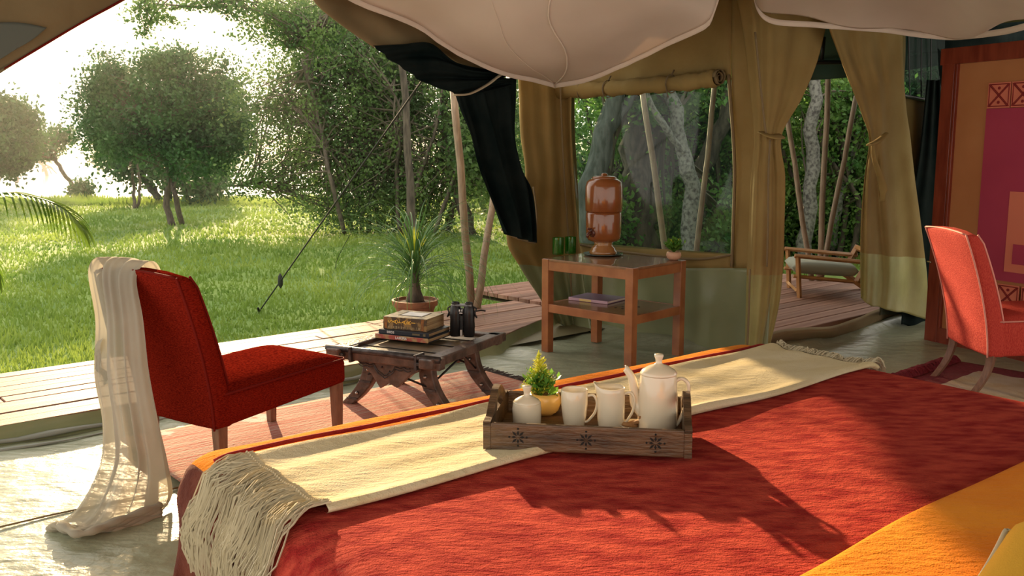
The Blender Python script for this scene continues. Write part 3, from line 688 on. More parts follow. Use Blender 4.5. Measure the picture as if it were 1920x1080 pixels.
# big airy shrub right of centre
b3 = G(690, 436, g0); Y3 = b3.y; st = []; random.seed(3)
for k in range(15):
    x0 = 650+k*14+random.uniform(-8, 8); xt = x0+(x0-700)*random.uniform(.5, 1.4)+random.uniform(-60, 30); yt_ = random.uniform(0, 190)
    st.append(stem([(x0, 438), ((x0*2+xt)/3, 330), ((x0+2*xt)/3+random.uniform(-14, 14), 220), (xt, yt_)], Y3+random.uniform(-1, 1), .045, .014))
st.append(stem([(640, 400), (560, 370), (480, 345), (430, 350)], Y3, .03, .01))
cr_ = []
for (x, y, rx, ry, nc) in [(640, 385, 95, 60, 130), (720, 330, 130, 100, 220), (790, 370, 80, 80, 110), (640, 250, 120, 100, 200), (760, 220, 120, 110, 210), (560, 290, 80, 80, 90), (520, 190, 80, 70, 90), (580, 120, 90, 80, 130), (690, 110, 110, 90, 190), (800, 130, 90, 90, 100), (600, 30, 110, 60, 130), (500, 330, 60, 40, 45), (860, 280, 60, 110, 70), (735, 170, 60, 80, 100)]:
    c, rd = E_(x, y, Y3, rx, ry); cr_.append((c, rd, int(nc*.55), 62, (.20, .2, .15)))
tree('flowering_shrub', 'tall airy many-stemmed shrub right of the lawn, its branches reaching the tent roof', 'bush', b3, st, cr_, leaf2, bark, .075, twigr=.011, branch=2)
# branch overhanging at the top
Yb = 15.0; random.seed(5)
tree('overhanging_tree', 'leafy branch hanging into the top of the view above the lawn', 'tree', (AT(770, 440, Yb).x, Yb, g0),
     [([Vector((AT(772, 440, Yb).x, Yb, g0-.05)), AT(765, 250, Yb), AT(740, 40, Yb), AT(700, -120, Yb)], .07, .05), stem([(735, 10), (600, -60), (430, -50), (300, -20), (250, 20)], Yb, .05, .015), stem([(480, -50), (430, -10), (380, 20)], Yb, .03, .01), stem([(700, -40), (600, 40), (540, 90)], Yb, .03, .01)],
     [(*E_(290, 22, Yb, 60, 26), 26, 46, (.10, .12, .07)), (*E_(395, 16, Yb, 60, 24), 22, 40, (.10, .12, .06)), (*E_(500, 30, Yb, 80, 40), 50, 50, (.13, .15, .1)), (*E_(590, 60, Yb, 70, 60), 50, 55, (.14, .16, .12)), (*E_(270, 62, Yb, 18, 12), 4, 30, .06)], leaf2, bark, .062, twigr=.009)
# trees behind the pole and the tent corner
random.seed(11)
tree('shade_tree', 'dark leaning trunk with loose leaves behind the wooden pole', 'tree', G(880, 440, g0),
     [stem([(884, 442), (868, 380), (850, 330), (838, 240), (830, 100)], G(880, 440, g0).y, .12, .06)],
     [(*E_(900, 250, 17, 60, 120), 90, 80, .22), (*E_(930, 330, 19, 60, 50), 30, 70, .25), (*E_(960, 200, 18, 40, 120), 40, 70, .25)], leaf2, bark, .10)
# thicket behind the window: heavy gnarled trunks
tl = ['twisted grey trunk left in the screened window behind the urn', 'thick pale trunk in the middle of the screened window', 'pale forked trunk right of the urn behind the window', 'dark mossy trunk at the right side of the window']
tk = [([(1110, 470), (1105, 380), (1125, 270), (1150, 180), (1165, 60)], 11.5, .16, .10, barkg), ([(1205, 480), (1195, 400), (1190, 300), (1180, 200), (1200, 80)], 12.5, .26, .16, bark),
      ([(1290, 480), (1300, 360), (1285, 290), (1262, 200), (1235, 90)], 11.8, .10, .08, barkp), ([(1320, 480), (1305, 370), (1330, 280), (1375, 180), (1400, 60)], 13.2, .15, .10, bark)]
for i, (pts, Y, r0, r1, bm_) in enumerate(tk):
    c = AT(pts[0][0], 460, Y)
    pts2 = [(pts[0][0], 540)]+pts
    tree('thicket_tree', tl[i], 'tree', (c.x, c.y, g0), [([AT(x, y, Y) if j else Vector((AT(x, 470, Y).x, Y, g0-.05)) for j, (x, y) in enumerate(pts2)], r0*1.15, r1), stem([pts[2], (pts[2][0]+random.choice([-60, 60]), pts[2][1]-90), (pts[3][0]+random.choice([-90, 90]), 40)], Y, r1*.6, .03)],
         [(*E_(pts[4][0]+10, 120, Y+.5, 110, 70), 45, 90, (.2, .2, .25)), (*E_(pts[1][0]+20, 420, Y+.8, 60, 60), 30, 80, (.15, .15, .2))], leaf3, bm_, .085, twigr=.02)
random.seed(21)
tree('birch_tree', 'pale speckled trunk standing in the doorway view behind the poles', 'tree', (AT(1512, 470, 13).x, 13, g0),
     [([Vector((AT(1508, 520, 13).x, 13, g0-.05)), AT(1512, 430, 13), AT(1520, 330, 13), AT(1522, 230, 13), AT(1532, 150, 13), AT(1545, 20, 13)], .105, .07), stem([(1560, 470), (1575, 380), (1600, 280), (1610, 180)], 14, .06, .04), stem([(1590, 470), (1560, 390), (1590, 330), (1560, 200)], 14.5, .05, .03)],
     [(*E_(1540, 190, 14, 90, 90), 70, 70, .25)], leaf3, barkp, .08)
# dense understorey behind window and doorway
def thick(label, px, Y, cr2, lm, ls=.085, seed=1, nst=7):
    random.seed(seed); st = []
    for k in range(nst):
        x0 = px+random.uniform(-120, 120); Yk = Y+random.uniform(-.8, .8)
        st.append(([Vector((AT(x0, 470, Yk).x, Yk, g0-.05)), AT(x0+random.uniform(-20, 20), 380, Yk), AT(x0+random.uniform(-60, 60), 260, Yk), AT(x0+random.uniform(-110, 110), 90, Yk)], random.uniform(.025, .06), .015))
    tree('thicket_bush', label, 'bush', (AT(px, 470, Y).x, Y, g0), st, [(*E_(x, y, Y, rx, ry), nc, 75, .2) for x, y, rx, ry, nc in cr2], lm, bark, ls, twigr=.012)
thick('dense green undergrowth seen low through the screened window', 1220, 14.5, [(1130, 430, 90, 60, 70), (1240, 400, 100, 90, 130), (1350, 400, 90, 90, 110), (1200, 200, 160, 120, 120), (1350, 230, 120, 120, 120)], leaf3, seed=4)
thick('light green bushes filling the doorway view behind the lounge chair', 1550, 14.5, [(1500, 430, 80, 60, 120), (1590, 420, 80, 70, 130), (1540, 340, 110, 90, 150), (1560, 220, 110, 80, 80), (1650, 350, 100, 120, 90)], leaf3, seed=6, nst=12)
thick('dark bushes closing the view behind the mesh window', 1740, 16, [(1700, 300, 110, 140, 120), (1740, 140, 110, 90, 110), (1820, 250, 120, 160, 100)], leaf1, .11, seed=8)
thick('distant dark bushes behind the screened window', 1280, 19, [(1160, 330, 160, 180, 120), (1380, 330, 170, 180, 110), (1560, 330, 150, 180, 60)], leaf1, .14, seed=9)
thick('sunlit bushes beyond the wooden pole', 930, 24, [(930, 330, 90, 70, 90), (1010, 300, 90, 110, 90)], leaf2, .14, seed=10, nst=4)
# thin morning haze over the lawn and the lake
hz = bpy.data.materials.new('haze'); hz.use_nodes = True; hn = hz.node_tree.nodes; hl = hz.node_tree.links; hn.clear()
ho = hn.new('ShaderNodeOutputMaterial'); hv = hn.new('ShaderNodeVolumeScatter'); hv.inputs['Density'].default_value = .0028; hv.inputs['Anisotropy'].default_value = .55
hv.inputs['Color'].default_value = (1, .97, .92, 1); hl.new(hv.outputs[0], ho.inputs['Volume'])
MB().box((0, 77, 5.0), (220, 130, 13)).build('morning_haze', hz, kind='stuff', label='thin bright morning haze over the lawn and the lake', cat='haze')
# grass: blades on the lawn
NB = 150000
d_ = (np.exp(rng.random(NB)*math.log(1+24/1.3))-1)*1.3; yb = 5.2+d_
xb = rng.uniform(-1, 1, NB)*(3.2+yb*.62)-.6
al = (xb-A.x)*U.x+(yb-A.y)*U.y; tt = (xb-A.x)*V.x+(yb-A.y)*V.y
ok = (tt < -.70) & ((xb < 4.0+yb*.1)); xb, yb = xb[ok], yb[ok]; NB = len(xb)
patchy = .5+.5*np.sin(xb*1.3+np.sin(yb*.9)*2)*np.sin(yb*1.1+xb*.4)
hb = (.035+.07*rng.random(NB)*(0.35+patchy))*.75*(1+.02*yb); wb_ = .004+.0011*yb; ang = rng.uniform(0, 2*PI, NB)
zb = np.array([lawn_z(a_, b_) for a_, b_ in zip(xb, yb)])
ln = rng.normal(size=(NB, 2))*.4*hb[:, None]
P = np.zeros((NB, 3, 3)); P[:, 0] = np.stack([xb-np.cos(ang)*wb_, yb-np.sin(ang)*wb_, zb-.01], 1); P[:, 1] = np.stack([xb+np.cos(ang)*wb_, yb+np.sin(ang)*wb_, zb-.01], 1)
P[:, 2] = np.stack([xb+ln[:, 0], yb+ln[:, 1], zb+hb], 1)
quads('lawn_grass', P, grassm, label='short green grass covering the lawn up to the water', cat='grass')
# long weeds along the water edge
NB = 16000; xb = rng.uniform(-16, 8, NB); yb = 26.5+rng.random(NB)*3.5; hb = rng.uniform(.1, .34, NB)*(.6+.4*np.sin(xb*1.3)**2); ang = rng.uniform(0, PI, NB)
zb = np.array([lawn_z(a_, b_) for a_, b_ in zip(xb, yb)]); P = np.zeros((NB, 3, 3))
P[:, 0] = np.stack([xb-np.cos(ang)*.035, yb, zb], 1); P[:, 1] = np.stack([xb+np.cos(ang)*.035, yb, zb], 1); P[:, 2] = np.stack([xb+rng.normal(size=NB)*.1, yb, zb+hb], 1)
quads('bank_weeds', P, grassm, label='taller weeds along the lake edge of the lawn', cat='grass')

# poles and guy ropes
def pole(label, p0, p1, r=.034, grp=None):
    t = MB().tube([Vector(p0).lerp(Vector(p1), q/6)+Vector((.006*math.sin(q*2), 0, 0)) for q in range(7)], [r*(1.05-.15*q/6) for q in range(7)], 12)
    return t.build('tent_pole', polew, smooth=True, label=label, cat='pole', group=grp)
pole('upright wooden pole at the edge of the black net curtain', G(884, 575, .1), AT(851, 168, 7.95), .034)
pole('short wooden pole leaning right behind the black net curtain', G(894, 578, .1), AT(935, 300, 8.5), .032)
pole('wooden pole leaning left behind the screened window', Vector((AT(1272, 500, 8.7).x, 8.7, -.2)), AT(1202, 150, 8.9), .03)
pole('grey pole leaning right behind the screened window', Vector((AT(1293, 500, 8.4).x, 8.4, -.2)), AT(1345, 120, 8.6), .026)
bd = SD(1.9, 2.25, .1)
cpx = AT(1541, 480, bd.y)
def dp(px, py, Y=None): return AT(px, py, Y or 9.6)
pole('upright doorway pole in the middle of three behind the lounge chair', Vector((dp(1538, 480).x, 9.6, .09)), dp(1557, 60), .03)
pole('doorway pole leaning left of the three behind the lounge chair', Vector((dp(1528, 480).x, 9.65, .09)), dp(1472, 190, 9.65), .028)
pole('doorway pole leaning right of the three behind the lounge chair', Vector((dp(1546, 480).x, 9.7, .09)), dp(1606, 180, 9.7), .028)
def rope(label, pts, r=.006):
    o = MB().tube(curve_pts(pts, 20), r, 6); o.build('guy_rope', rope_m, smooth=True, label=label, cat='rope')
rope('dark guy rope running from the lawn up to the tent roof', [G(486, 584, g0), G(486, 584, g0).lerp(PL(820, 108, *FP), .5), PL(822, 108, *FP)], .007)
rope('thin second guy rope beside the big shrub', [G(628, 505, g0), AT(640, 470, 11), AT(720, 330, 10)], .004)
t = MB().tube([G(486, 586, g0-.05), G(484, 578, g0+.10)], .012, 6).build('tent_peg', iron, smooth=True, label='dark peg holding the guy rope in the grass', cat='peg')
tk_ = G(486, 584, g0).lerp(PL(820, 108, *FP), .17)
MB().lathe([(.001, -.07), (.022, -.04), (.026, 0), (.02, .05), (.001, .08)], 8, tk_).build('rope_tensioner', rope_m, smooth=True, label='dark knotted tensioner on the long guy rope', cat='rope fitting')
# canopy outside the doorway
cn = thing('green_canopy', 'dark green canopy roof seen above the doorway poles', 'canopy', AT(1560, 60, 9.0))
loft([[AT(x, y, Y) for x, y, Y in r_] for r_ in [[(1440, -60, 8.6), (1560, -60, 8.6), (1720, -60, 8.8), (1860, -60, 9)], [(1450, 40, 8.9), (1560, 40, 8.9), (1720, 30, 9), (1860, 20, 9.2)], [(1470, 112, 9.3), (1560, 108, 9.3), (1700, 100, 9.3), (1860, 88, 9.4)]]], 20, 10).build('roof_cloth', canopy_m, cn, smooth=True, solid=.006, world=True)
loft([[AT(x, y, 9.32) for x, y in r_] for r_ in [[(1470, 112), (1560, 108), (1700, 100), (1860, 88)], [(1472, 150), (1560, 148), (1700, 132), (1860, 105)]]], 20, 4, lambda u, v: .03*math.sin(u*22)*v).build('valance', canopy_m, cn, smooth=True, solid=.006, world=True)
MB().tube([AT(1480, 118, 9.0), AT(1640, 116, 9.0)], .02, 8).tube([AT(1545, 70, 9.0), AT(1541, 112, 8.98)], .018, 6).build('ridge_rod', iron, cn, smooth=True, world=True)

# ================================================================== FURNITURE
def rbox(mb, c, d, mi=0, M=None): return mb.box(c, d, mi, M)
def cushion(w, d, h, crown=.02, n_=16, e=.22):
    """soft box centred on origin, z from 0 to h"""
    mb = MB()
    def fn(a, b, top):
        x = 2*a-1; y = 2*b-1; ex = math.copysign(1-(1-abs(x))**1, x)
        k = (1-abs(x)**6)*(1-abs(y)**6); return Vector((x*w/2, y*d/2, (h*.5+(h*.5)*k**.35+crown*(1-x*x)*(1-y*y)) if top else (h*.5-(h*.5)*k**.35)))
    mb.grid(lambda a, b: fn(a, b, True), n_, n_); mb.grid(lambda a, b: fn(a, b, False), n_, n_); return mb
def weld(o, d=.0005):
    bm = bmesh.new(); bm.from_mesh(o.data); bmesh.ops.remove_doubles(bm, verts=bm.verts, dist=d); bmesh.ops.recalc_face_normals(bm, faces=bm.faces); bm.to_mesh(o.data); bm.free(); return o
def make_chair(label, fab, pip, loc, rz, wd, dp_, H, sh, lean, sabre, seat_h=(.43, .45), low=(.27, .32)):
    """local +X is forward; origin under the middle of the seat"""
    t = thing('upholstered_chair', label, 'chair', loc, rz)
    x0, x1 = -dp_/2, dp_/2; th = .105
    # seat: crowned top
    def top(a, b):
        x = x0+.06+(x1-x0-.06)*a; y = (b-.5)*wd; k = (1-abs(2*a-1)**5)*(1-abs(2*b-1)**5)
        return Vector((x, y, seat_h[0]+(seat_h[1]-seat_h[0])*a-.012+.045*k**.6))
    o = MB().grid(top, 22, 20)
    o.build('seat', fab, t, smooth=True)
    # apron: four tapered sides
    mb = MB(); X = [x0+.03, x1]; y = wd/2
    q = [(X[0], -y, low[0]), (X[1], -y, low[1]), (X[1], y, low[1]), (X[0], y, low[0])]; q2 = [(X[0], -y, seat_h[0]-.008), (X[1], -y, seat_h[1]-.008), (X[1], y, seat_h[1]-.008), (X[0], y, seat_h[0]-.008)]
    mb.add(q+q2, [(0, 1, 5, 4), (1, 2, 6, 5), (2, 3, 7, 6), (3, 0, 4, 7), (0, 3, 2, 1), (4, 5, 6, 7)])
    mb.build('seat_rail', fab, t, bevel=.022, seg=3, smooth=True)
    mb = MB(); zt = lambda f: seat_h[0]+(seat_h[1]-seat_h[0])*f-.006
    mb.tube([(x0+.08, -y-.002, zt(0)), (x1-.02, -y-.002, zt(1)), (x1+.002, -y+.02, zt(1)), (x1+.002, y-.02, zt(1)), (x1-.02, y+.002, zt(1)), (x0+.08, y+.002, zt(0))], .005, 6)
    mb.build('piping', pip, t, smooth=True)
    # backrest: slab swept along a curve
    prof = []
    for i in range(15):
        f = i/14; z = low[0]+(H-low[0])*f; xc = x0+.03-lean*(f**1.6)-.0; tk2 = th*(1-.25*f)
        if i == 14: tk2 *= .8
        prof.append((xc, z, tk2, wd*(1+.06*f)))
    vs = []; rings = []
    for (xc, z, tk2, w_) in prof:
        ring = []
        for sx, sy in ((-1, -1), (-1, -.5), (-1, 0), (-1, .5), (-1, 1), (1, 1), (1, .5), (1, 0), (1, -.5), (1, -1)):
            bul = .012*(1-sy*sy)*sx
            ring.append(Vector((xc+tk2/2+sx*tk2/2+bul, sy*w_/2, z+(.02*(1-sy*sy) if z > H-.01 else 0))))
        rings.append(ring)
    k = 10; fs = []
    for ring in rings: vs += ring
    for i in range(len(rings)-1):
        for j in range(k): fs.append((i*k+j, i*k+(j+1) % k, (i+1)*k+(j+1) % k, (i+1)*k+j))
    fs.append(tuple(range(k))); fs.append(tuple((len(rings)-1)*k+j for j in range(k-1, -1, -1)))
    MB().add(vs, fs).build('backrest', fab, t, bevel=.024, seg=4, smooth=True)
    mb = MB()
    for sy in (-1, 1):
        mb.tube([(xc-.001, sy*(w_/2-.012), z) for (xc, z, tk2, w_) in prof], .0055, 6); mb.tube([(xc+tk2+.002, sy*(w_/2-.012), z) for (xc, z, tk2, w_) in prof[4:]], .0055, 6)
    mb.tube([(prof[-1][0], yy_*(prof[-1][3]/2-.02), H+.012*(1-yy_*yy_)) for yy_ in [-1+q*.2 for q in range(11)]], .0055, 6)
    mb.build('back_piping', pip, t, smooth=True)
    for sx, sy in ((-1, -1), (-1, 1), (1, -1), (1, 1)):
        mb = MB()
        if sx < 0 and sabre:
            P = [(x0+.06-.13*(1-f)**2*1.0, sy*(wd/2-.03), low[0]*f+.01) for f in [i/8 for i in range(9)]]
            mb.tube([Vector(p) for p in P], [.021+.010*i/8 for i in range(9)], 4)
        else:
            xx = (x0+.075) if sx < 0 else (x1-.04); zz = low[0] if sx < 0 else low[1]
            mb.box((xx, sy*(wd/2-.035), (zz+.03)/2), (.052, .052, zz+.02), taper=.68)
        mb.build('leg', legw, t, bevel=.003)
    return t
th_l = R(56); FR = Vector((-.83, 4.60, 0)); d_l = Vector((math.cos(th_l), math.sin(th_l), 0)); p_l = Vector((-d_l.y, d_l.x, 0))
cpos = FR+Vector((-.035, 0, 0))-d_l*.40+p_l*.26
chair1 = make_chair('dark red upholstered chair on the left with a sheer cream scarf over its back', redf, redp, cpos, th_l,   .56, .84, .965, .44, .165, False)
chair2 = make_chair('coral red upholstered chair on the right in front of the framed panel', coral, mat('coral_piping', (.8, .3, .24), .7), (3.07, 5.60, 0), R(-2), .57, .62, 1.0, .46, .18, True, (.50, .52), (.28, .31))

# scarf over the left chair's back
sc = thing('sheer_scarf', 'sheer cream scarf draped over the dark red chair and trailing on the floor', 'scarf', G(200, 960, 0))
Mch = Matrix.Translation(cpos) @ rotz(th_l)
def CH(x, y, z): return Mch @ Vector((x, y, z))
xb_ = -.42+.03-.165
rows = [[CH(xb_+.17, .30, .62), CH(xb_+.18, .18, .60), CH(xb_+.18, .03, .62)],
        [CH(xb_+.125, .305, .90), CH(xb_+.13, .16, .92), CH(xb_+.13, -.01, .92)],
        [CH(xb_+.05, .30, 1.01), CH(xb_+.05, .14, 1.02), CH(xb_+.05, -.05, 1.015)],
        [CH(xb_-.015, .30, .96), CH(xb_-.025, .14, .97), CH(xb_-.02, -.03, .955)],
        [AT(184, 600, 3.98), AT(214, 600, 3.86), AT(262, 600, 3.80)],
        [AT(182, 700, 3.92), AT(220, 700, 3.82), AT(272, 700, 3.76)],
        [AT(196, 790, 3.88), AT(234, 790, 3.78), AT(288, 790, 3.74)],
        [AT(190, 870, 3.82), AT(244, 870, 3.72), AT(306, 870, 3.76)],
        [G(150, 950, .05), G(220, 960, .06), G(318, 930, .05)],
        [G(100, 985, .03), G(190, 992, .03), G(300, 965, .03)]]
rr_ = []
for r_ in rows:
    a_, b_, c_ = r_; rr_.append([a_, a_.lerp(b_, .5), b_, b_.lerp(c_, .5), c_])
def scf(u, v):
    k = 0.25+.9*max(0, v-.3); return k*(.036*math.sin(u*17+v*2)+.020*math.sin(u*33+v*6)+.008*math.sin(u*60+v*4))
m_ = loft(rr_, 60, 80, scf, (-.3, -.95, 0))
for p in m_.v: p.z = max(p.z, .03)
m_.build('cloth', scarf_m, sc, smooth=True, world=True)
mb = MB(); random.seed(2)
for k in range(4):
    mb.tube(curve_pts([G(88+k*8, 990-k*3, .02+.012*k), G(150, 992+3*k, .02+.010*k), G(215, 990-k*4, .02+.012*k), G(300, 965-k*6, .02+.01*k)], 24), [.012+.012*abs(math.sin(i*.7+k)) for i in range(25)], 7, flat=.7)
mb.build('bunched_hem', scarf_m, sc, smooth=True, world=True)
edge_pts = [AT(183, 640, 3.93), AT(177, 665, 3.92), AT(180, 690, 3.92), AT(190, 705, 3.92), AT(196, 722, 3.9)]
mb = loft([[p for p in edge_pts], [p+Vector((.035, -.02, .02)) for p in edge_pts]], 14, 4, lambda u, v: .01*math.sin(u*14)); mb.build('side_fold', scarf_m, sc, smooth=True, world=True)

# low cart table
T0 = G(620, 652, .39); T1 = G(820, 676, .39); pdir = (T1-T0); wT = pdir.length; rT = math.atan2(pdir.y, pdir.x)
T3 = G(928, 627, .39); lT = (T3-T1).length
lt = thing('low_table', 'low antique dark wood table with curved splayed legs', 'table', (T0.x, T0.y, 0), rT)
HT = .39
MB().box((wT/2, lT/2, HT-.022), (wT-.10, lT-.08, .018)).build('table_top', oldw2, lt, bevel=.003)
for xx in (.045, wT-.045):
    MB().box((xx, lT/2, HT-.018), (.085, lT+.10, .052)).build('side_rail', oldw, lt, bevel=.008)
for yy_ in (0.02, lT-.02):
    MB().box((wT/2, yy_, HT-.024), (wT-.02 if yy_ > .1 else wT+.04, .06, .064)).build('end_rail', oldw, lt, bevel=.008)
MB().tube([(-.02, -.008, HT+.004), (wT/2, -.008, HT+.007), (wT+.02, -.008, HT+.004)], .018, 10).build('edge_bar', ironw, lt, smooth=True)
for xx in (.06, wT-.06):
    MB().box((xx, -.022, HT-.025), (.10, .03, .018)).build('iron_loop', ironw, lt, bevel=.004)
for xx in (.15, wT-.12):
    MB().box((xx, .012, HT-.02), (.016, .085, .085)).build('iron_strap', ironw, lt, bevel=.003)
for q in range(1, 4):
    MB().box((wT/2, lT*q/4, HT-.010), (wT-.17, .006, .004)).build('slat_gap', carve, lt)
for yy_ in (.045, lT-.045):
    pol = [(.13, HT-.05), (wT-.13, HT-.05), (wT-.14, HT-.085), (wT*.72, HT-.11), (wT*.60, HT-.19), (wT*.52, HT-.17), (wT*.44, HT-.205), (wT*.36, HT-.13), (.18, HT-.08)]
    ap = MB().prism(pol, yy_-.014, yy_+.014).build('carved_apron', oldw, lt, bevel=.004)
    mb = MB(); sg = -1 if yy_ < .2 else 1
    for f in (.0, .014): mb.tube([(.17+(wT-.36)*i/24, yy_+sg*.016, HT-.068-f-.010*abs(math.sin(i*.9))-(.05 if 7 < i < 17 else 0)*math.sin((i-7)/10*PI)) for i in range(25)], .0035, 5)
    mb.build('carving', ironw, ap)
for sx in (0, 1):
    for sy in (0, 1):
        x_top = .15 if sx == 0 else wT-.15; sgn = -1 if sx == 0 else 1; yl = .16 if sy == 0 else lT-.10
        prof = [(x_top+sgn*(.20*(1-f)**1.9)-sgn*.035*math.sin(f*PI), HT*f*.93) for f in [i/10 for i in range(11)]]
        wv = [.036+.010*math.sin(i/10*PI) for i in range(11)]
        poly = [(p[0]-w_, p[1]) for p, w_ in zip(prof, wv)]+[(p[0]+w_, p[1]) for p, w_ in reversed(list(zip(prof, wv)))]
        lg = MB().prism(poly, yl-.028, yl+.028).build('leg', oldw, lt, bevel=.007)
        for i in (3, 7): MB().lathe([(.001, .016), (.008, .012), (.012, 0)], 10, (0, 0, 0), M=Matrix.Translation((prof[i][0], yl-.028, prof[i][1])) @ Matrix.Rotation(R(90), 4, 'X')).build('stud', stud_m, lg, smooth=True)
        for i in (2, 5): MB().box((prof[i][0], yl-.030, prof[i][1]), (wv[i]*1.7, .006, .012)).build('iron_band', ironw, lg)
for sy in (.13, lT-.08):
    mb = MB(); mb.tube([(.10, sy+.04, .20), (wT*.47, sy-.10, HT-.08)], .006, 6); mb.tube([(wT-.10, sy+.04, .17), (wT*.53, sy-.10, HT-.10)], .006, 6); mb.build('iron_brace', iron, lt, smooth=True)
mb = MB(); mb.tube([(wT-.14, .14, .20), (wT-.06, lT*.5, HT-.05), (wT-.12, lT-.12, .20)], .006, 6); mb.tube([(.14, .14, .20), (.06, lT*.5, HT-.05), (.12, lT-.12, .20)], .006, 6); mb.build('iron_brace', iron, lt, smooth=True)

# books on the low table
def book(label, c, rz, w, d, h, cover, spine, pg, group='books stacked on the low table'):
    """spine faces -Y locally, width w along X, depth d along Y; c is bottom centre"""
    t = thing('book', label, 'book', c, rz, group)
    ct = min(.004, h*.16)
    MB().box((0, .004, h/2), (w-.012, d-.010, h-2*ct)).build('pages', pg, t)
    mb = MB().box((0, 0, h-ct/2), (w, d, ct)); mb.box((0, 0, ct/2), (w, d, ct)); mb.build('cover', cover, t, bevel=.0008, seg=1)
    MB().box((0, -d/2+.001, h/2), (w, .006, h)).build('spine', spine, t, bevel=.002)
    return t
TM = Matrix.Translation((T0.x, T0.y, 0)) @ rotz(rT)
bc = G(770, 647, HT+.01); br = math.atan2(G(825, 648, HT).y-G(705, 636, HT).y, G(825, 648, HT).x-G(705, 636, HT).x)
ctr = G(768, 640, HT)+Vector((.015, .10, 0))
z1 = HT+.009
b1_ = book('thin red and tan book at the bottom of the stack on the low table', (ctr.x, ctr.y, z1), br-.03, .36, .27, .026, bk_blue, bk_red, pages)
b2_ = book('thin navy book in the middle of the stack on the low table', (ctr.x+.005, ctr.y+.015, z1+.0265), br, .335, .26, .024, bk_blue, bk_blue, pages)
b3_ = book('thick brown safari book on top of the stack, white panel on its cover', (ctr.x+.0, ctr.y+.035, z1+.051), br+.04, .285, .23, .072, bk_tan, bk_brown, pages)
RX = Matrix.Rotation(R(90), 4, 'X')
text_mesh('LAIKIPIA', .021, Matrix.Translation((.0, -.139, .013)) @ RX, white_m, b1_)
text_mesh('BIRDS', .019, Matrix.Translation((-.085, -.134, .012)) @ RX, white_m, b2_)
mb = MB().box((.085, -.1335, .012), (.05, .001, .010)).box((.14, -.1335, .012), (.016, .001, .014)); mb.build('spine_mark', bk_tan, b2_)
for i, ch in enumerate('SAFARI'):
    text_mesh(ch, .040, Matrix.Translation((-.092+i*.030, -.1185, .046)) @ RX @ rotz(R(90)), gold_m, b3_, 'lettering')
mb = MB()
for i in range(13): mb.box((-.105+i*.0165, -.1175, .013), (.007 if i % 3 else .011, .001, .016 if i % 2 else .012))
mb.build('spine_pattern', bk_tan, b3_)
mb = MB()
for xx in (-.125, .115): mb.box((xx, -.1175, .036), (.018, .0012, .066))
mb.build('spine_band', mat('spine_orange', (.42, .16, .03), .5, (.2, .09, .03), 40), b3_)
MB().box((.0, .01, .0725), (.16, .13, .0018)).build('cover_border', carve, b3_)
MB().box((.005, .008, .0735), (.135, .105, .0018)).build('cover_panel', mat('panel_silver', (.62, .63, .68), .35), b3_)

# binoculars standing on the table
bp_ = G(867, 630, HT+.008); bn = thing('binoculars', 'black binoculars standing upright on the low table behind the books', 'binoculars', (bp_.x, bp_.y, HT+.008), R(-10))
for sx in (-1, 1):
    MB().lathe([(.032, 0), (.034, .004), (.034, .05), (.036, .055), (.033, .10), (.036, .13), (.033, .165), (.026, .18), (.024, .188), (.024, .20), (.020, .203), (.018, .196)], 20, (sx*.040, 0, 0)).build('barrel', blk, bn, smooth=True, auto=50)
    MB().box((sx*.030, .012, .125), (.060, .062, .085)).build('prism_housing', blk, bn, bevel=.014, seg=3)
MB().box((0, 0, .185), (.125, .05, .012)).build('top_cap', mat('cap_grey', (.22, .23, .24), .35), bn, bevel=.006)
MB().box((0, -.006, .075), (.02, .03, .10)).build('hinge', blk2, bn, bevel=.004)
MB().box((0, -.030, .025), (.013, .006, .035)).build('hinge_label', mat('label_pale', (.5, .5, .48), .4), bn, bevel=.001)
mk = MB().box((-.008, -.034, .158), (.008, .002, .012), M=None); mk.box((.006, -.034, .158), (.006, .002, .012)); mk.box((.0, -.034, .143), (.018, .002, .006)); mk.build('emblem', white_m, bn)
for sx in (-1, 1):
    MB().tube(curve_pts([(sx*.062, 0, .178), (sx*.085, -.005, .165), (sx*.078, -.01, .14), (sx*.088, -.005, .115), (sx*.075, 0, .13)], 16), .005, 6).build('strap', blk, bn, smooth=True)
MB().tube(curve_pts([(.08, 0, .15), (.11, .01, .155), (.135, .02, .150)], 8), .005, 6).build('strap_end', blk, bn, smooth=True)

# side table with urn
HS = .70
Lc, Fc, Rc, Bc = G(1015, 663), G(1183, 697), G(1296, 671), None
xd = (Fc-Lc); wS = xd.length; rS = math.atan2(xd.y, xd.x); dS = (Rc-Fc).length
xdn = xd.normalized(); ydn = Vector((-xdn.y, xdn.x, 0)); dS = (Rc-Fc).dot(ydn)
tb = thing('side_table', 'two-tier polished teak side table under the urn', 'table', (Lc.x, Lc.y, 0), rS)
lw = .062
for xx in (lw/2, wS-lw/2):
    for yy_ in (lw/2, dS-lw/2): MB().box((xx, yy_, HS/2), (lw, lw, HS)).build('leg', tablew, tb, bevel=.003)
MB().box((wS/2, dS/2, HS-.008), (wS-.01, dS-.01, .022)).build('table_top', tablet, tb, bevel=.003)
for z_, nm in ((HS-.045, 'top_rail'), (.345, 'shelf_rail')):
    hh = .07 if z_ > .5 else .06
    for yy_ in (.018, dS-.018): MB().box((wS/2, yy_, z_), (wS-2*lw+.004, .026, hh)).build(nm, tablew, tb, bevel=.002)
    for xx in (.018, wS-.018): MB().box((xx, dS/2, z_), (.026, dS-2*lw+.004, hh)).build(nm, tablew, tb, bevel=.002)
MB().box((wS/2, dS/2, .365), (wS-.05, dS-.05, .016)).build('shelf', tablet, tb, bevel=.002)
mb = MB()
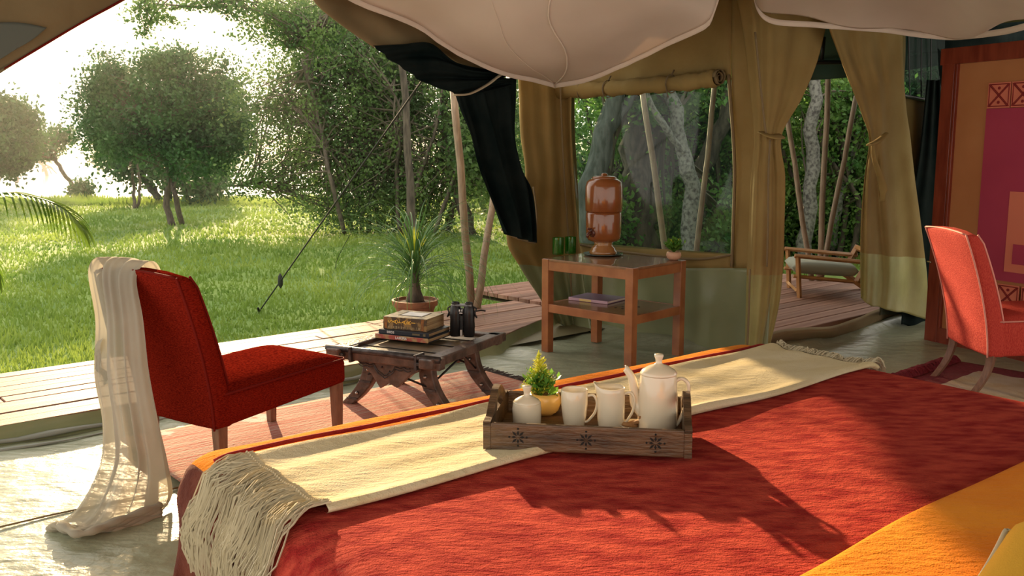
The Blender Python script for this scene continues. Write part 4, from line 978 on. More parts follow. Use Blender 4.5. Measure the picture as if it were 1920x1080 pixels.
for i in range(9): mb.lathe([(.009, 0), (.010, .0012), (.001, .0014)], 8, (wS*.62+.05*(i % 3)+.012*(i % 2), dS*.35+.07*(i//3), .3735))
mb.build('dowel_marks', carve, tb)
TS = Matrix.Translation((Lc.x, Lc.y, 0)) @ rotz(rS)
# book on the shelf
bs = G(1120, 562, .375); bk4 = book('flat mauve book on the lower shelf of the side table', (bs.x, bs.y, .3745), rS+R(6), .34, .26, .022, bk_purple, mat('spine_pink', (.55, .35, .42), .5), pages_w, None)
mb = MB().box((-.02, -.1345, .011), (.10, .001, .016)); mb.build('spine_label', mat('spine_yellow', (.75, .55, .2), .5), bk4)
# urn
up = G(1131, 476, HS+.012); up = Vector((up.x, up.y, HS+.010))
pl_ = MB().lathe([(.001, 0), (.10, 0), (.145, .008), (.150, .014), (.145, .014), (.10, .006), (.001, .006)], 40).build('plate', plate_m, smooth=True, label='dark glass plate under the terracotta urn', cat='plate'); pl_.location = (up.x, up.y, HS+.004)
ur = thing('water_urn', 'glazed terracotta water urn with tap on the side table', 'water dispenser', (up.x, up.y, HS+.010))
MB().lathe([(.001, .0), (.098, 0), (.105, .012), (.100, .028), (.092, .034), (.090, .048), (.072, .062), (.066, .078), (.074, .092)], 40).build('foot', urn_l, ur, smooth=True)
MB().lathe([(.070, .090), (.112, .105), (.126, .128), (.130, .17), (.132, .30), (.127, .315), (.001, .315)], 40).build('lower_vessel', urn_m, ur, smooth=True)
MB().lathe([(.001, .316), (.130, .316), (.136, .325), (.138, .40), (.137, .50), (.128, .535), (.100, .556), (.092, .560), (.001, .560)], 40).build('upper_vessel', urn_m, ur, smooth=True)
MB().lathe([(.090, .556), (.092, .566), (.075, .576), (.024, .580), (.024, .592), (.014, .598), (.001, .598)], 30).build('lid', urn_m, ur, smooth=True)
tpd = Vector((-.72, -.69, 0)).normalized(); rt = math.atan2(tpd.y, tpd.x)
mb = MB(); Mt = rotz(rt)
mb.tube([(.12, 0, .165), (.165, 0, .165), (.175, 0, .155), (.178, 0, .135)], [.013, .012, .012, .010], 10, M=Mt); mb.tube([(.155, 0, .165), (.155, 0, .195)], .008, 8, M=Mt); mb.tube([(.135, -.005, .196), (.19, .012, .20)], .007, 8, M=Mt); mb.lathe([(.03, 0), (.026, .008), (.012, .010)], 16, M=Mt @ Matrix.Translation((.126, 0, .165)) @ Matrix.Rotation(R(90), 4, 'Y'))
mb.build('tap', tap_m, ur, smooth=True)
# glasses
gl = None
for i, (px, lab) in enumerate(((1047, 'green glass tumbler nearest the left edge of the side table'), (1071, 'green glass tumbler beside the terracotta urn'))):
    p = G(px, 478, HS+.004)
    g_ = MB().lathe([(.001, .0), (.040, 0), (.042, .004), (.042, .125), (.0385, .125), (.0385, .012), (.001, .010)], 28).build('tumbler', green_g, smooth=True, auto=50, label=lab, cat='glass', group='green glass tumblers on the side table') if gl is None else copy_obj(gl, None)
    g_['label'] = lab; gl = gl or g_; g_.location = (p.x, p.y+(.10 if i else .04), HS+.004)
def sprigs(t, c, n_, h, spread, m_leaf, size, seed, name='leaves', leafy_=True):
    random.seed(seed); mb = MB()
    for q in range(n_):
        a_ = random.uniform(0, 2*PI); k = random.random()**.6*spread; hh = h*random.uniform(.55, 1)*(1-.35*k/spread)
        p0 = Vector(c); p2 = p0+Vector((math.cos(a_)*k, math.sin(a_)*k, hh)); p1 = p0.lerp(p2, .5)+Vector((0, 0, .01))
        mb.tube([p0, p1, p2], .0012, 3, cap=False)
        if leafy_:
            for f in (.45, .6, .75, .9, 1.0):
                pp = p0.lerp(p2, f); d = Vector((random.uniform(-1, 1), random.uniform(-1, 1), random.uniform(.1, 1))).normalized(); s = d.cross(Vector((0, 0, 1))).normalized()*size*.32
                mb.add([pp, pp+d*size*.5+s, pp+d*size, pp+d*size*.5-s], [(0, 1, 2, 3)])
    return mb.build(name, m_leaf, t, kind='stuff')
# small succulent pot
pp_ = G(1263, 487, HS+.005); sp = thing('potted_succulent', 'small green plant in a round pink clay pot on the side table corner', 'potted plant', (pp_.x, pp_.y, HS+.004))
MB().lathe([(.001, 0), (.028, 0), (.046, .014), (.054, .034), (.050, .052), (.042, .060), (.037, .058), (.036, .050), (.001, .050)], 28).build('pot', pinkpot, sp, smooth=True)
sprigs(sp, (0, 0, .05), 110, .11, .075, leafg, .028, 3)
sprigs(sp, (0, 0, .05), 26, .135, .04, leafy, .018, 5, 'pale_tips')

# big pot plant on the deck
pp2 = G(779, 604, .10); pl = thing('potted_plant', 'ponytail palm with long drooping strap leaves in a clay pot on the deck', 'potted plant', (pp2.x, pp2.y, .10))
MB().lathe([(.001, 0), (.115, 0), (.165, .135), (.180, .140), (.188, .185), (.172, .187), (.165, .165), (.001, .160)], 36).build('pot', clay, pl, smooth=True, auto=40)
MB().lathe([(.166, .158), (.12, .168), (.05, .175), (.001, .178)], 24).build('soil', soil, pl, smooth=True)
MB().lathe([(.075, .165), (.07, .20), (.05, .25), (.035, .33), (.03, .42), (.02, .46), (.001, .47)], 16).build('stem', bark, pl, smooth=True)
random.seed(12); mb = MB(); mby = MB()
def strap(mb, p0, az, el, L_, w, droop):
    p = Vector(p0); pts = [p.copy()]; e_ = el
    for i in range(12):
        d = Vector((math.cos(az)*math.cos(e_), math.sin(az)*math.cos(e_), math.sin(e_))); p = p+d*L_/12; pts.append(p.copy()); e_ = max(e_-droop*(.5+i/12), -1.45)
    o = len(mb.v); sd2 = Vector((-math.sin(az), math.cos(az), 0))
    for i, q in enumerate(pts):
        ww = w*math.sin(min(1, (i+1.5)/4)*PI/2)*(1-(i/12)**2*.9)
        q = Vector((q.x, q.y, max(q.z, .03))); mb.v += [q-sd2*ww, q+Vector((0, 0, -ww*.5)), q+sd2*ww]
    for i in range(12):
        for j in (0, 1): a_ = o+i*3+j; mb.f.append([a_, a_+1, a_+4, a_+3]); mb.mi.append(0)
for k in range(170):
    f = random.random(); strap(mb, (0, 0, .25+.22*f), random.uniform(0, 2*PI), random.uniform(.2, 1.45), random.uniform(.6, 1.15), .0055, random.uniform(.13, .26))
for k in range(26): strap(mby, (0, 0, .42), random.uniform(0, 2*PI), random.uniform(1.2, 1.5), random.uniform(.25, .42), .009, random.uniform(.01, .05))
for k in range(46): strap(mb, (0, 0, .44), random.uniform(0, 2*PI), random.uniform(1.0, 1.45), random.uniform(.35, .8), .007, random.uniform(.05, .22))
mb.build('leaves', pony, pl, smooth=True, kind='stuff'); mby.build('young_leaves', leafy, pl, smooth=True, kind='stuff')

# palm at the left edge
pb = AT(-190, 700, 4.6); pm = thing('palm', 'arching palm frond reaching in from the left edge', 'palm', (pb.x, pb.y, .0))
MB().tube([(pb.x, pb.y, .0), (pb.x-.02, pb.y, .4), (pb.x+.0, pb.y, .85)], [.05, .045, .035], 10).build('trunk', bark, pm, smooth=True, world=True)
def frond(mb, pts, L0, drop, seed):
    random.seed(seed); P = curve_pts(pts, 30); n0 = len(P)
    st_ = MB().tube(P, [.010*(1-.75*i/(n0-1)) for i in range(n0)], 6); st_.build('frond_stalk', palm_m, pm, smooth=True, world=True)
    for i in range(5, n0):
        t_ = (P[i]-P[i-1]).normalized(); f = i/(n0-1); ll = L0*math.sin(min(1, (1-f)*1.6+.28)*PI/2)
        sd2 = t_.cross(Vector((0, 0, 1))).normalized()
        for s_ in (-1, 1):
            for jj in (0,):
                b_ = P[i]-t_*jj*.025; d0 = (t_*.75+sd2*s_*.55+Vector((0, 0, .05))).normalized(); q = b_.copy(); pts2 = [q.copy()]; d = d0.copy()
                for k in range(7): q = q+d*ll/7; d = (d+Vector((0, 0, -drop*(1 if s_ < 0 else .8)))).normalized(); pts2.append(q.copy())
                o = len(mb.v); w_ = .0062
                for k, q2 in enumerate(pts2): ww = w_*math.sin(min(1, (k+1)/3)*PI/2)*(1-(k/7)**3); wv_ = d0.cross(Vector((0, 0, 1))).normalized()*ww+Vector((0, 0, ww*.5)); mb.v += [q2-wv_, q2+wv_]
                for k in range(7): a_ = o+k*2; mb.f.append([a_, a_+1, a_+3, a_+2]); mb.mi.append(0)
mb = MB()
frond(mb, [(pb.x, pb.y, .85), AT(-90, 400, 4.5), AT(0, 364, 4.4), AT(70, 372, 4.35), AT(120, 392, 4.3), AT(158, 430, 4.3)], .27, .30, 1)
frond(mb, [(pb.x, pb.y, .85), AT(-130, 430, 4.3), AT(-80, 425, 4.1), AT(-30, 460, 4.0), AT(-5, 510, 4.0)], .22, .3, 2)
mb.build('leaflets', palm_m, pm, world=True, kind='stuff')

# rugs
def rug_mat(name, c1, c2, c3, c4, rz):
    m = mat(name, c1, .95, c2, 3, .6, 60, weave=.8, wscale=160); nt = m.node_tree; N = nt.nodes; L = nt.links; p = N['Principled BSDF']
    src = p.inputs['Base Color'].links[0].from_socket; tc_ = N.new('ShaderNodeTexCoord')
    mp = N.new('ShaderNodeMapping'); mp.inputs['Scale'].default_value = (.5, 26, 1); L.new(tc_.outputs['Object'], mp.inputs[0])
    nz = N.new('ShaderNodeTexNoise'); nz.inputs['Scale'].default_value = 3.2; nz.inputs['Detail'].default_value = 3; L.new(mp.outputs[0], nz.inputs[0])
    r1 = N.new('ShaderNodeValToRGB'); r1.color_ramp.elements[0].position = .47; r1.color_ramp.elements[1].position = .56; L.new(nz.outputs[0], r1.inputs[0])
    m1 = N.new('ShaderNodeMix'); m1.data_type = 'RGBA'; L.new(r1.outputs[0], m1.inputs[0]); L.new(src, m1.inputs[6]); m1.inputs[7].default_value = (*c3, 1)
    vo = N.new('ShaderNodeTexVoronoi'); vo.inputs['Scale'].default_value = 1.9; vo.distance = 'MANHATTAN'; vo.inputs['Randomness'].default_value = .25; L.new(tc_.outputs['Object'], vo.inputs[0])
    ns = N.new('ShaderNodeTexNoise'); ns.inputs['Scale'].default_value = 26; L.new(mp.outputs[0], ns.inputs[0])
    ad = N.new('ShaderNodeMath'); ad.operation = 'MULTIPLY_ADD'; ad.inputs[1].default_value = .16; L.new(ns.outputs[0], ad.inputs[0]); L.new(vo.outputs['Distance'], ad.inputs[2])
    r2 = N.new('ShaderNodeValToRGB'); r2.color_ramp.elements[0].position = .13; r2.color_ramp.elements[0].color = (0, 0, 0, 1)
    e1_ = r2.color_ramp.elements[1]; e1_.position = .17; e1_.color = (1, 1, 1, 1); e2_ = r2.color_ramp.elements.new(.29); e2_.color = (1, 1, 1, 1); e3_ = r2.color_ramp.elements.new(.33); e3_.color = (0, 0, 0, 1); L.new(ad.outputs[0], r2.inputs[0])
    m2_ = N.new('ShaderNodeMix'); m2_.data_type = 'RGBA'; L.new(r2.outputs[0], m2_.inputs[0]); L.new(m1.outputs[2], m2_.inputs[6]); m2_.inputs[7].default_value = (*c4, 1)
    L.new(m2_.outputs[2], p.inputs['Base Color']); return m
rugm = rug_mat('kilim', (.42, .10, .07), (.50, .18, .12), (.50, .33, .25), (.56, .53, .46), 0)
rc0 = G(893, 701, 0)
rg = thing('kilim_rug', 'faded pink and rust woven rug under the low table and the left chair', 'rug', (rc0.x, rc0.y, .014), R(41)+PI)
# local x runs along -U, local y along +V (rotated by 221 degrees: y axis -> V)
MB().grid(lambda a, b: Vector((a*2.32, b*1.5, .022+.005*math.sin(a*9)*math.sin(b*7))), 60, 40).build('weave', rugm, rg, smooth=True, solid=.006)
mb = MB(); random.seed(8)
for k in range(150):
    y_ = k/150*1.5; mb.tube(curve_pts([(0, y_, .024), (-.03, y_+random.uniform(-.01, .01), .022), (-.07-random.random()*.03, y_+random.uniform(-.03, .03), .02)], 4), .0028, 3)
mb.build('fringe', mat('fringe_dark', (.07, .05, .045), .9), rg, kind='stuff')
rug2 = G(1800, 688, 0); r2_ = thing('shaggy_rug', 'burgundy and beige shaggy rug under the right chair', 'rug', (rug2.x, rug2.y, .012), R(-49))
RW = 1.25
def r2m(a, b):
    x_, y_ = a*2.2, b*RW
    if x_ < .20 or y_ > RW-.2 or y_ < .2: return 0
    return 1 if not (.9 < x_ < 1.3) else 2
bdm = mat('rug_burgundy', (.14, .012, .018), .95, (.2, .02, .03), 40, .8, 90, weave=1, wscale=200); bgm = mat('rug_beige', (.52, .44, .34), .95, (.45, .33, .20), 5, .8, 90, weave=1, wscale=200)
MB().grid(lambda a, b: Vector((a*2.2, -b*RW, .022+.003*math.sin(a*60)*math.sin(b*50))), 66, 40, mfn=r2m).build('pile', [bdm, bgm, mat('rug_tan', (.34, .22, .12), .95, weave=1)], r2_, smooth=True, solid=.012)
mb = MB(); random.seed(9)
for k in range(130):
    y_ = -k/130*RW; mb.tube(curve_pts([(0, y_, .025), (-.04, y_+random.uniform(-.02, .02), .05+random.random()*.02), (-.09-random.random()*.04, y_+random.uniform(-.04, .04), .018)], 5), [.008, .008, .009, .009, .008, .004], 4)
mb.build('fringe', bdm, r2_, kind='stuff')

# framed partition with patchwork hanging
W0 = G(1738, 637, 0); Wd = Vector((.44, -.90, 0)).normalized()
# direction from the top edge: solve so that the top stays level
zt_ = PL(1765, 92, W0, Wd).z; WPn = (W0, Wd); rW = math.atan2(Wd.y, Wd.x)
wp = thing('framed_partition', 'tall mahogany-framed ochre partition on the right side of the tent', 'partition', (W0.x, W0.y, 0), rW)
HW = AT(1765, 92, W0.y).z
def loc_w(px, py): p = PL(px, py, *WPn); return (p-W0).dot(Wd), p.z
LW = 1.9
MB().box((.055, 0, HW/2), (.11, .07, HW)).build('stile', frame_m, wp, bevel=.004)
MB().box((LW-.055, 0, HW/2), (.11, .07, HW)).build('stile', frame_m, wp, bevel=.004)
MB().box((LW/2, 0, HW-.06), (LW+.04, .075, .12)).build('top_rail', frame_m, wp, bevel=.004)
MB().box((LW/2, 0, .06), (LW-.2, .06, .12)).build('bottom_rail', frame_m, wp, bevel=.004)
MB().box((.125, -.012, HW/2), (.022, .05, HW-.24)).build('beading', frame_m, wp, bevel=.004)
MB().box((LW/2, .0, HW/2), (LW-.2, .02, HW-.2)).build('panel', panel_m, wp)
MB().tube([(-.02, -.03, .62), (.03, -.05, .62)], .006, 6).build('hook', steel, wp, smooth=True)
xa, za = loc_w(1858, 157); xb2, zb2 = loc_w(1857, 204); xe, ze = loc_w(1843, 470); xf, zf = loc_w(1872, 570)
hg = thing('patchwork_hanging', 'magenta and coral patchwork cloth hanging on the ochre partition', 'wall hanging', W0+Wd*(xa+.35)+Vector((0, 0, .25)), rW)
ox = -(xa+.35)
def HB(x0, x1, z0, z1, y, m, nm, **k): return MB().box((ox+(x0+x1)/2, y, (z0+z1)/2-.25), (x1-x0, .006, z1-z0)).build(nm, m, hg, **k)
HB(xa, xa+.75, .55, zb2, -.0235, mag_m, 'magenta_field'); sq = za-zb2
HB(xa+.24, xa+.75, .62, .95*1.25, -.03, cor_m, 'coral_patch'); HB(xa+.30, xa+.55, .68, .82, -.036, mag_m, 'magenta_patch')
def square(x0, z0, s, y):
    b = HB(x0, x0+s, z0, z0+s, y, cor_m, 'coral_square'); mb = MB(); cx = ox+x0+s/2; cz = z0+s/2-.25; yy2 = y-.005
    e_ = s*.43
    for (a_, b_) in (((-e_, -e_), (e_, e_)), ((-e_, e_), (e_, -e_)), ((-e_, -e_), (e_, -e_)), ((-e_, e_), (e_, e_)), ((-e_, -e_), (-e_, e_)), ((e_, -e_), (e_, e_))):
        for of in ((-.006, .006) if abs(a_[0]-b_[0]) > .01 and abs(a_[1]-b_[1]) > .01 else (0,)):
            mb.tube([(cx+a_[0]+of, yy2, cz+a_[1]), (cx+b_[0]+of, yy2, cz+b_[1])], .0035, 4)
    for sg in (-1, 1): mb.lathe([(.011, 0), (.011, .004), (.001, .005)], 12, M=Matrix.Translation((cx, yy2+.003, cz+sg*s*.28)) @ Matrix.Rotation(R(90), 4, 'X'))
    mb.build('diamond_print', dkred, b)
for i in range(4): square(xa+.002+i*(sq*1.05), zb2+.003, sq, -.0235)
xs, zs = loc_w(1878, 572)
for i in range(3): square(xs-.02+i*sq*1.05, zs-.01, sq*.95, -.030)

# pull cord switch
pc = thing('pull_cord', 'black pull cord with a switch hanging on the right of the doorway', 'cord', AT(1666, 180, 7.35))
MB().tube([AT(1669, 40, 7.35), AT(1668, 100, 7.35), AT(1665, 168, 7.35)], .005, 6).build('cord', blk, pc, smooth=True, world=True)
MB().lathe([(.008, -.035), (.014, -.03), (.015, .025), (.006, .035), (.001, .036)], 12, tuple(AT(1665, 178, 7.35))).build('switch', blk, pc, smooth=True, world=True)

# lounge chair outside on the deck
SLp = SD(1.55, 1.45, .12)
lc_p = G(1562, 560, .12); lo = thing('lounge_chair', 'oiled wood lounge chair with a grey-green cushion on the outside deck', 'chair', (lc_p.x, lc_p.y, .12), R(-8))
def bar(pts, w, h, m=chairw, nm='arm'):
    P = [Vector(p) for p in pts]; mb = MB(); mb.tube(P, w/2*1.2, 4, flat=h/w); return mb.build(nm, m, lo, bevel=.003)
S2 = G(1470, 522, .5)
# local frame: x to the right (back of the chair), y away
for yy_ in (0, .62):
    bar([(-.36, yy_, .36+.03), (.33, yy_, .335+.0)], .05, .035, nm='arm')
    bar([(-.30, yy_, 0), (-.33, yy_, .38)] if yy_ == 0 else [(-.30, yy_, 0), (-.33, yy_, .38)], .05, .04, nm='leg')
    bar([(.42, yy_, .0), (.22, yy_, .17), (.33, yy_, .36), (.42, yy_, .62)] if False else [(.20, yy_, .16), (.33, yy_, .43)], .055, .05, nm='back_post')
    bar([(.44, yy_, .0), (.19, yy_, .17)], .055, .05, nm='leg')
    bar([(-.36, yy_+(.02 if yy_ == 0 else -.02), .20), (.20, yy_+(.02 if yy_ == 0 else -.02), .155)], .06, .03, nm='seat_rail')
bar([(-.32, 0, .06), (-.32, .62, .06)], .03, .03, nm='stretcher'); bar([(.32, 0, .41), (.32, .62, .41)], .045, .05, nm='crest_rail')
c_ = cushion(.60, .56, .12, .01).build('seat_cushion', cushg, lo, smooth=True); weld(c_); c_.location = (-.07, .31, .20); c_.rotation_euler = (0, R(3), 0)

# ================================================================== BED
KA = R(37.9); BA = Vector((math.cos(KA), math.sin(KA), 0)); BB = Vector((BA.y, -BA.x, 0)); K0 = Vector((-.735, 2.17, 0))
BZ = .75; BW = 2.10; BL0 = -.03; RAD = .11
def BP(a, b, z): return K0+BA*a+BB*b+Vector((0, 0, z))
A0_, A1_ = .05, 2.07; BEND = 2.35
def prof(d, r=RAD):
    if d <= 0: return 0, 0
    q = r*PI/2
    if d < q: return r*math.sin(d/r), -r*(1-math.cos(d/r))
    return r, -r-(d-q)
def bed_pt(a, b, off=0.0):
    """a,b are cloth coordinates; outside the flat top the cloth rolls over the edge and hangs"""
    da = (A0_-a) if a < A0_ else ((a-A1_) if a > A1_ else 0); db = (BL0-b) if b < BL0 else 0
    d = math.hypot(da, db); ac = min(max(a, A0_), A1_); bc_ = max(b, BL0)
    h, z = prof(d, RAD+off)
    if d > 1e-6: na = (-1 if a < A0_ else 1)*da/d; nb = -db/d
    else: na = nb = 0
    hang = max(0, -z-RAD)
    fold = .0
    if hang > 0: fold = min(1, hang*3)*(.022*math.sin(a*9+b*13)+.012*math.sin(a*21-b*17))
    puff = .005*math.sin(a*3.1+.5)*math.sin(b*4.2)+.004*math.sin(a*9)*math.sin(b*11)
    zz = BZ+z+off*(1 if d < RAD else 0)+puff*(1 if d == 0 else max(0, 1-d*6))
    if zz < .02+off: zz = .02+off
    return BP(ac+na*(h+fold), bc_+nb*(h+fold), zz)
bed = thing('bed', 'large bed under the red bedspread filling the foreground', 'bed', BP(1.0, 1.1, 0), KA)
MB().box((0.06, 0, .16), (BW-.22, 2.30, .30)).build('bed_base', mattm, bed, bevel=.02)
MB().box((0.06, 0, .53), (BW-.18, 2.32, .42)).build('mattress', mattm, bed, bevel=.06, seg=4)
bs_ = thing('bedspread', 'red woven bedspread with an orange border covering the bed', 'bedspread', BP(1.0, .2, BZ), 0)
a_lo, a_hi, b_lo, b_hi = -.72, 2.75, -.62, 2.3
def bm_(a, b):
    aa = a_lo+(a_hi-a_lo)*a; bb = b_lo+(b_hi-b_lo)*b
    if aa < -.02 and bb < .10: return 2  # painted shadow of the hanging corner
    if bb < .035: return 1
    if bb < .075: return 3
    return 0
MB().grid(lambda a, b: bed_pt(a_lo+(a_hi-a_lo)*a, b_lo+(b_hi-b_lo)*b, .006), 200, 190, mfn=bm_).build('cloth', [bedred, bedor, bedshade, bedmar], bs_, smooth=True, world=True)
mb = MB().tube([bed_pt(.0+i*.02, .037+.002*math.sin(i*.4), .016) for i in range(108)], .006, 6); mb.build('border_seam', bedmar, bs_, smooth=True, world=True)
# cream throw
tw = thing('fringed_throw', 'cream woven throw with long fringes laid across the foot of the bed', 'throw', BP(1.0, .3, BZ), 0)
def tht(a, b):
    f = (b-.09)/.40; e1x = math.exp(-((1-f)/.085)**2)*.020+math.exp(-(f/.07)**2)*.014
    return .017+e1x*.75+.0025*math.sin(a*11+3*math.sin(f*5))*math.sin(f*9+a*2)+.002*math.sin(a*4+f*22)
def thr(a, b, x=0.0):
    wob = .008*math.sin(a*5)+.010*math.sin(a*2.3+1)
    return bed_pt(a, b+wob, tht(a, b)+x)
TA0, TA1, TB0, TB1 = .06, 2.13, .09, .49
MB().grid(lambda a, b: thr(TA0+(TA1-TA0)*a+.02*math.sin(b*17)*(1-a)*0, TB0+(TB1-TB0)*b), 160, 50).build('weave', cream, tw, smooth=True, world=True)
mb = MB()
for bb, sg in ((TB0, -1), (TB1, 1)):
    mb.grid(lambda a, b: thr(TA0+(TA1-TA0)*a, bb, 0)+BB*(sg*.014*math.sin(b*PI))+Vector((0, 0, -(tht(TA0+(TA1-TA0)*a, bb)-.010)*b)), 160, 5)
mb.build('folded_edge', cream, tw, smooth=True, world=True)
random.seed(4); mb = MB()
for k in range(420):
    b = TB0+.0+(TB1-TB0)*((k+.5)/420); L_ = random.uniform(.20, .34); ph = random.uniform(0, 6.3); P = []; am = random.uniform(.004, .014); dr = random.uniform(-.04, .04)+.05*math.sin(b*32)
    ly = random.uniform(.001, .016)
    for i in range(9):
        f = i/8; P.append(thr(TA0+.01-L_*f, b+dr*f+am*math.sin(f*9+ph), .002+ly*math.sin(f*PI*.9)+.004*math.sin(f*14+ph)))
    mb.tube(P, .0019, 3, cap=False)
for k in range(240):
    b = TB0+(TB1-TB0)*(k/240); L_ = random.uniform(.03, .09); ph = random.uniform(0, 6.3); P = []
    for i in range(6): f = i/5; P.append(thr(TA1-.01+L_*f, b+.03*f*math.sin(ph), .002+.022*math.sin(f*PI)*abs(math.sin(ph))))
    mb.tube(P, .0022, 3, cap=False)
mb.build('fringe', fringe_m, tw, kind='stuff', world=True)
mb = MB()
for k in range(40): 
    b = TB0+(TB1-TB0)*((k+.5)/40); mb.lathe([(.001, -.006), (.006, 0), (.001, .006)], 6, tuple(thr(TA0-.004, b, .003)))
mb.build('fringe_knots', fringe_m, tw, kind='stuff', world=True)
# orange blanket at the head
ob = thing('folded_blanket', 'bright orange blanket folded across the bed at the lower right', 'blanket', BP(1.0, 1.5, BZ), 0)
def obt(a, b):
    aa = -.30+2.8*a; bb = 1.27+b*.9+.012*math.sin(aa*4); f = (b*.9)/.03
    h = .018+.030*min(1, math.sqrt(max(0, 1-(1-min(1, f))**2)))+.006*math.sin(aa*6+bb*9)*min(1, b*4)
    return bed_pt(aa, bb, h)
MB().grid(obt, 120, 90).build('weave', bedor, ob, smooth=True, world=True)
pc_ = G(2212, 1236, .93)
pw_ = thing('pillow', 'bright yellow pillow with an ivory edge at the lower right corner', 'pillow', (pc_.x, pc_.y, .80), KA+R(12))
def pil(a, b, sgn):
    x = 2*a-1; y = 2*b-1; k = max(0, (1-x**4)*(1-y**4))**.55; return Vector((x*.34*(1-.06*(1-y*y)), y*.25*(1-.06*(1-x*x)), .10+sgn*.11*k))
o = MB().grid(lambda a, b: pil(a, b, 1), 30, 24).grid(lambda a, b: pil(a, b, -1), 30, 24).build('case', yell, pw_, smooth=True); weld(o)
MB().tube([Vector(pil(i/30, 0, 0))+Vector((0, 0, .0)) for i in range(31)]+[pil(1, i/24, 0) for i in range(25)]+[pil(1-i/30, 1, 0) for i in range(31)]+[pil(0, 1-i/24, 0) for i in range(25)], .006, 6).build('piping', ivory, pw_, smooth=True)

# ------------------------------------------------------------------ tray and tea things
TZ = BZ+.025
Fl = G(906, 846, TZ-.005); Fr = G(1297, 864, TZ-.005); td = Fr-Fl; tw_ = td.length; rt_ = math.atan2(td.y, td.x); tdp = .30
tr = thing('wooden_tray', 'dark carved wooden tray with raised end handles on the bed', 'tray', (Fl.x, Fl.y, TZ), rt_)
MB().box((tw_/2, tdp/2, .008), (tw_-.02, tdp-.02, .014)).build('base', trayw, tr, bevel=.002)
fp_ = MB().box((tw_/2, .007, .0335), (tw_-.034, .014, .067)).build('front_panel', trayw, tr, bevel=.004)
MB().box((tw_/2, tdp-.007, .035), (tw_-.034, .014, .07)).build('back_panel', trayw, tr, bevel=.004)
for cx in (.085, tw_*.50, tw_-.085):
    mb = MB()
    for k in range(8):
        a_ = k*PI/4; c1 = Vector((cx+math.cos(a_)*.004, -.0006, .034+math.sin(a_)*.004)); r_ = .020 if k % 2 else .016
        c2 = Vector((cx+math.cos(a_)*r_, -.0006, .034+math.sin(a_)*r_)); pr = Vector((-math.sin(a_), 0, math.cos(a_)))*.0030; m3 = c1.lerp(c2, .5)
        mb.add([c1, m3+pr, c2, m3-pr], [(0, 1, 2, 3)])
        if k % 2 == 0: c3 = Vector((cx+math.cos(a_)*.021, -.0006, .034+math.sin(a_)*.021)); mb.lathe([(.0022, 0), (.001, .0003)], 8, M=Matrix.Translation(c3) @ Matrix.Rotation(R(90), 4, 'X'))
    mb.build('carved_star', carve, fp_, solid=.001)
def endp(x0, x1):
    pts = [(0, 0), (0, .070), (.03, .074), (.07, .095), (.10, .118), (.13, .124), (.17, .124), (.20, .118), (.23, .095), (.27, .074), (.30, .070), (.30, 0)]
    C_ = [(q[0]/.30*tdp, q[1]) for q in pts]; hole = [(tdp*.36, .070), (tdp*.36, .090), (tdp*.42, .103), (tdp*.58, .103), (tdp*.64, .090), (tdp*.64, .070)]
    mb = MB(); M = Matrix.Translation((x0, 0, 0)) @ Matrix(((0, 1, 0, 0), (1, 0, 0, 0), (0, 0, 1, 0), (0, 0, 0, 1))); w_ = x1-x0
    low = [(0, 0), (0, .07), (.03, .072), (tdp*.3, .068), (tdp*.36, .068), (tdp*.64, .068), (tdp*.7, .068), (tdp-.03, .072), (tdp, .07), (tdp, 0)]
    mb.prism(low, 0, w_, M=M)
    out_ = curve_pts([(0, 0, .068), (.045, 0, .074), (.085, 0, .098), (tdp*.40, 0, .116), (tdp*.5, 0, .120), (tdp*.60, 0, .116), (tdp-.085, 0, .098), (tdp-.045, 0, .074), (tdp, 0, .068)], 28)
    inn = curve_pts([(.0, 0, .060), (.07, 0, .066), (tdp*.34, 0, .070), (tdp*.38, 0, .092), (tdp*.5, 0, .097), (tdp*.62, 0, .092), (tdp*.66, 0, .070), (tdp-.07, 0, .066), (tdp, 0, .060)], 28)
    for i in range(28):
        mb.prism([(out_[i].x, out_[i].z), (out_[i+1].x, out_[i+1].z), (inn[i+1].x, inn[i+1].z), (inn[i].x, inn[i].z)], 0, w_, M=M)
    return weld(mb.build('end_handle', trayw, tr, bevel=.0), .0004)
endp(0, .018); endp(tw_-.018, tw_)
BZT = TZ+.0155
def handle(mb, pts, r, flat=.7): return mb.tube(curve_pts(pts, 20), r, 10, flat=flat)
# sugar bowl
p = G(988, 803, BZT); p.y += .02
sg = thing('sugar_bowl', 'cream china sugar bowl with lid at the left of the tray', 'sugar bowl', (p.x, p.y, BZT))
MB().lathe([(.001, 0), (.036, 0), (.039, .004), (.040, .05), (.038, .066), (.035, .066), (.035, .01), (.001, .008)], 36).build('bowl', china, sg, smooth=True, auto=60)
MB().lathe([(.037, .065), (.038, .068), (.033, .074), (.018, .083), (.0085, .087), (.009, .095), (.013, .110), (.013, .113), (.001, .114)], 32).build('lid', china, sg, smooth=True)
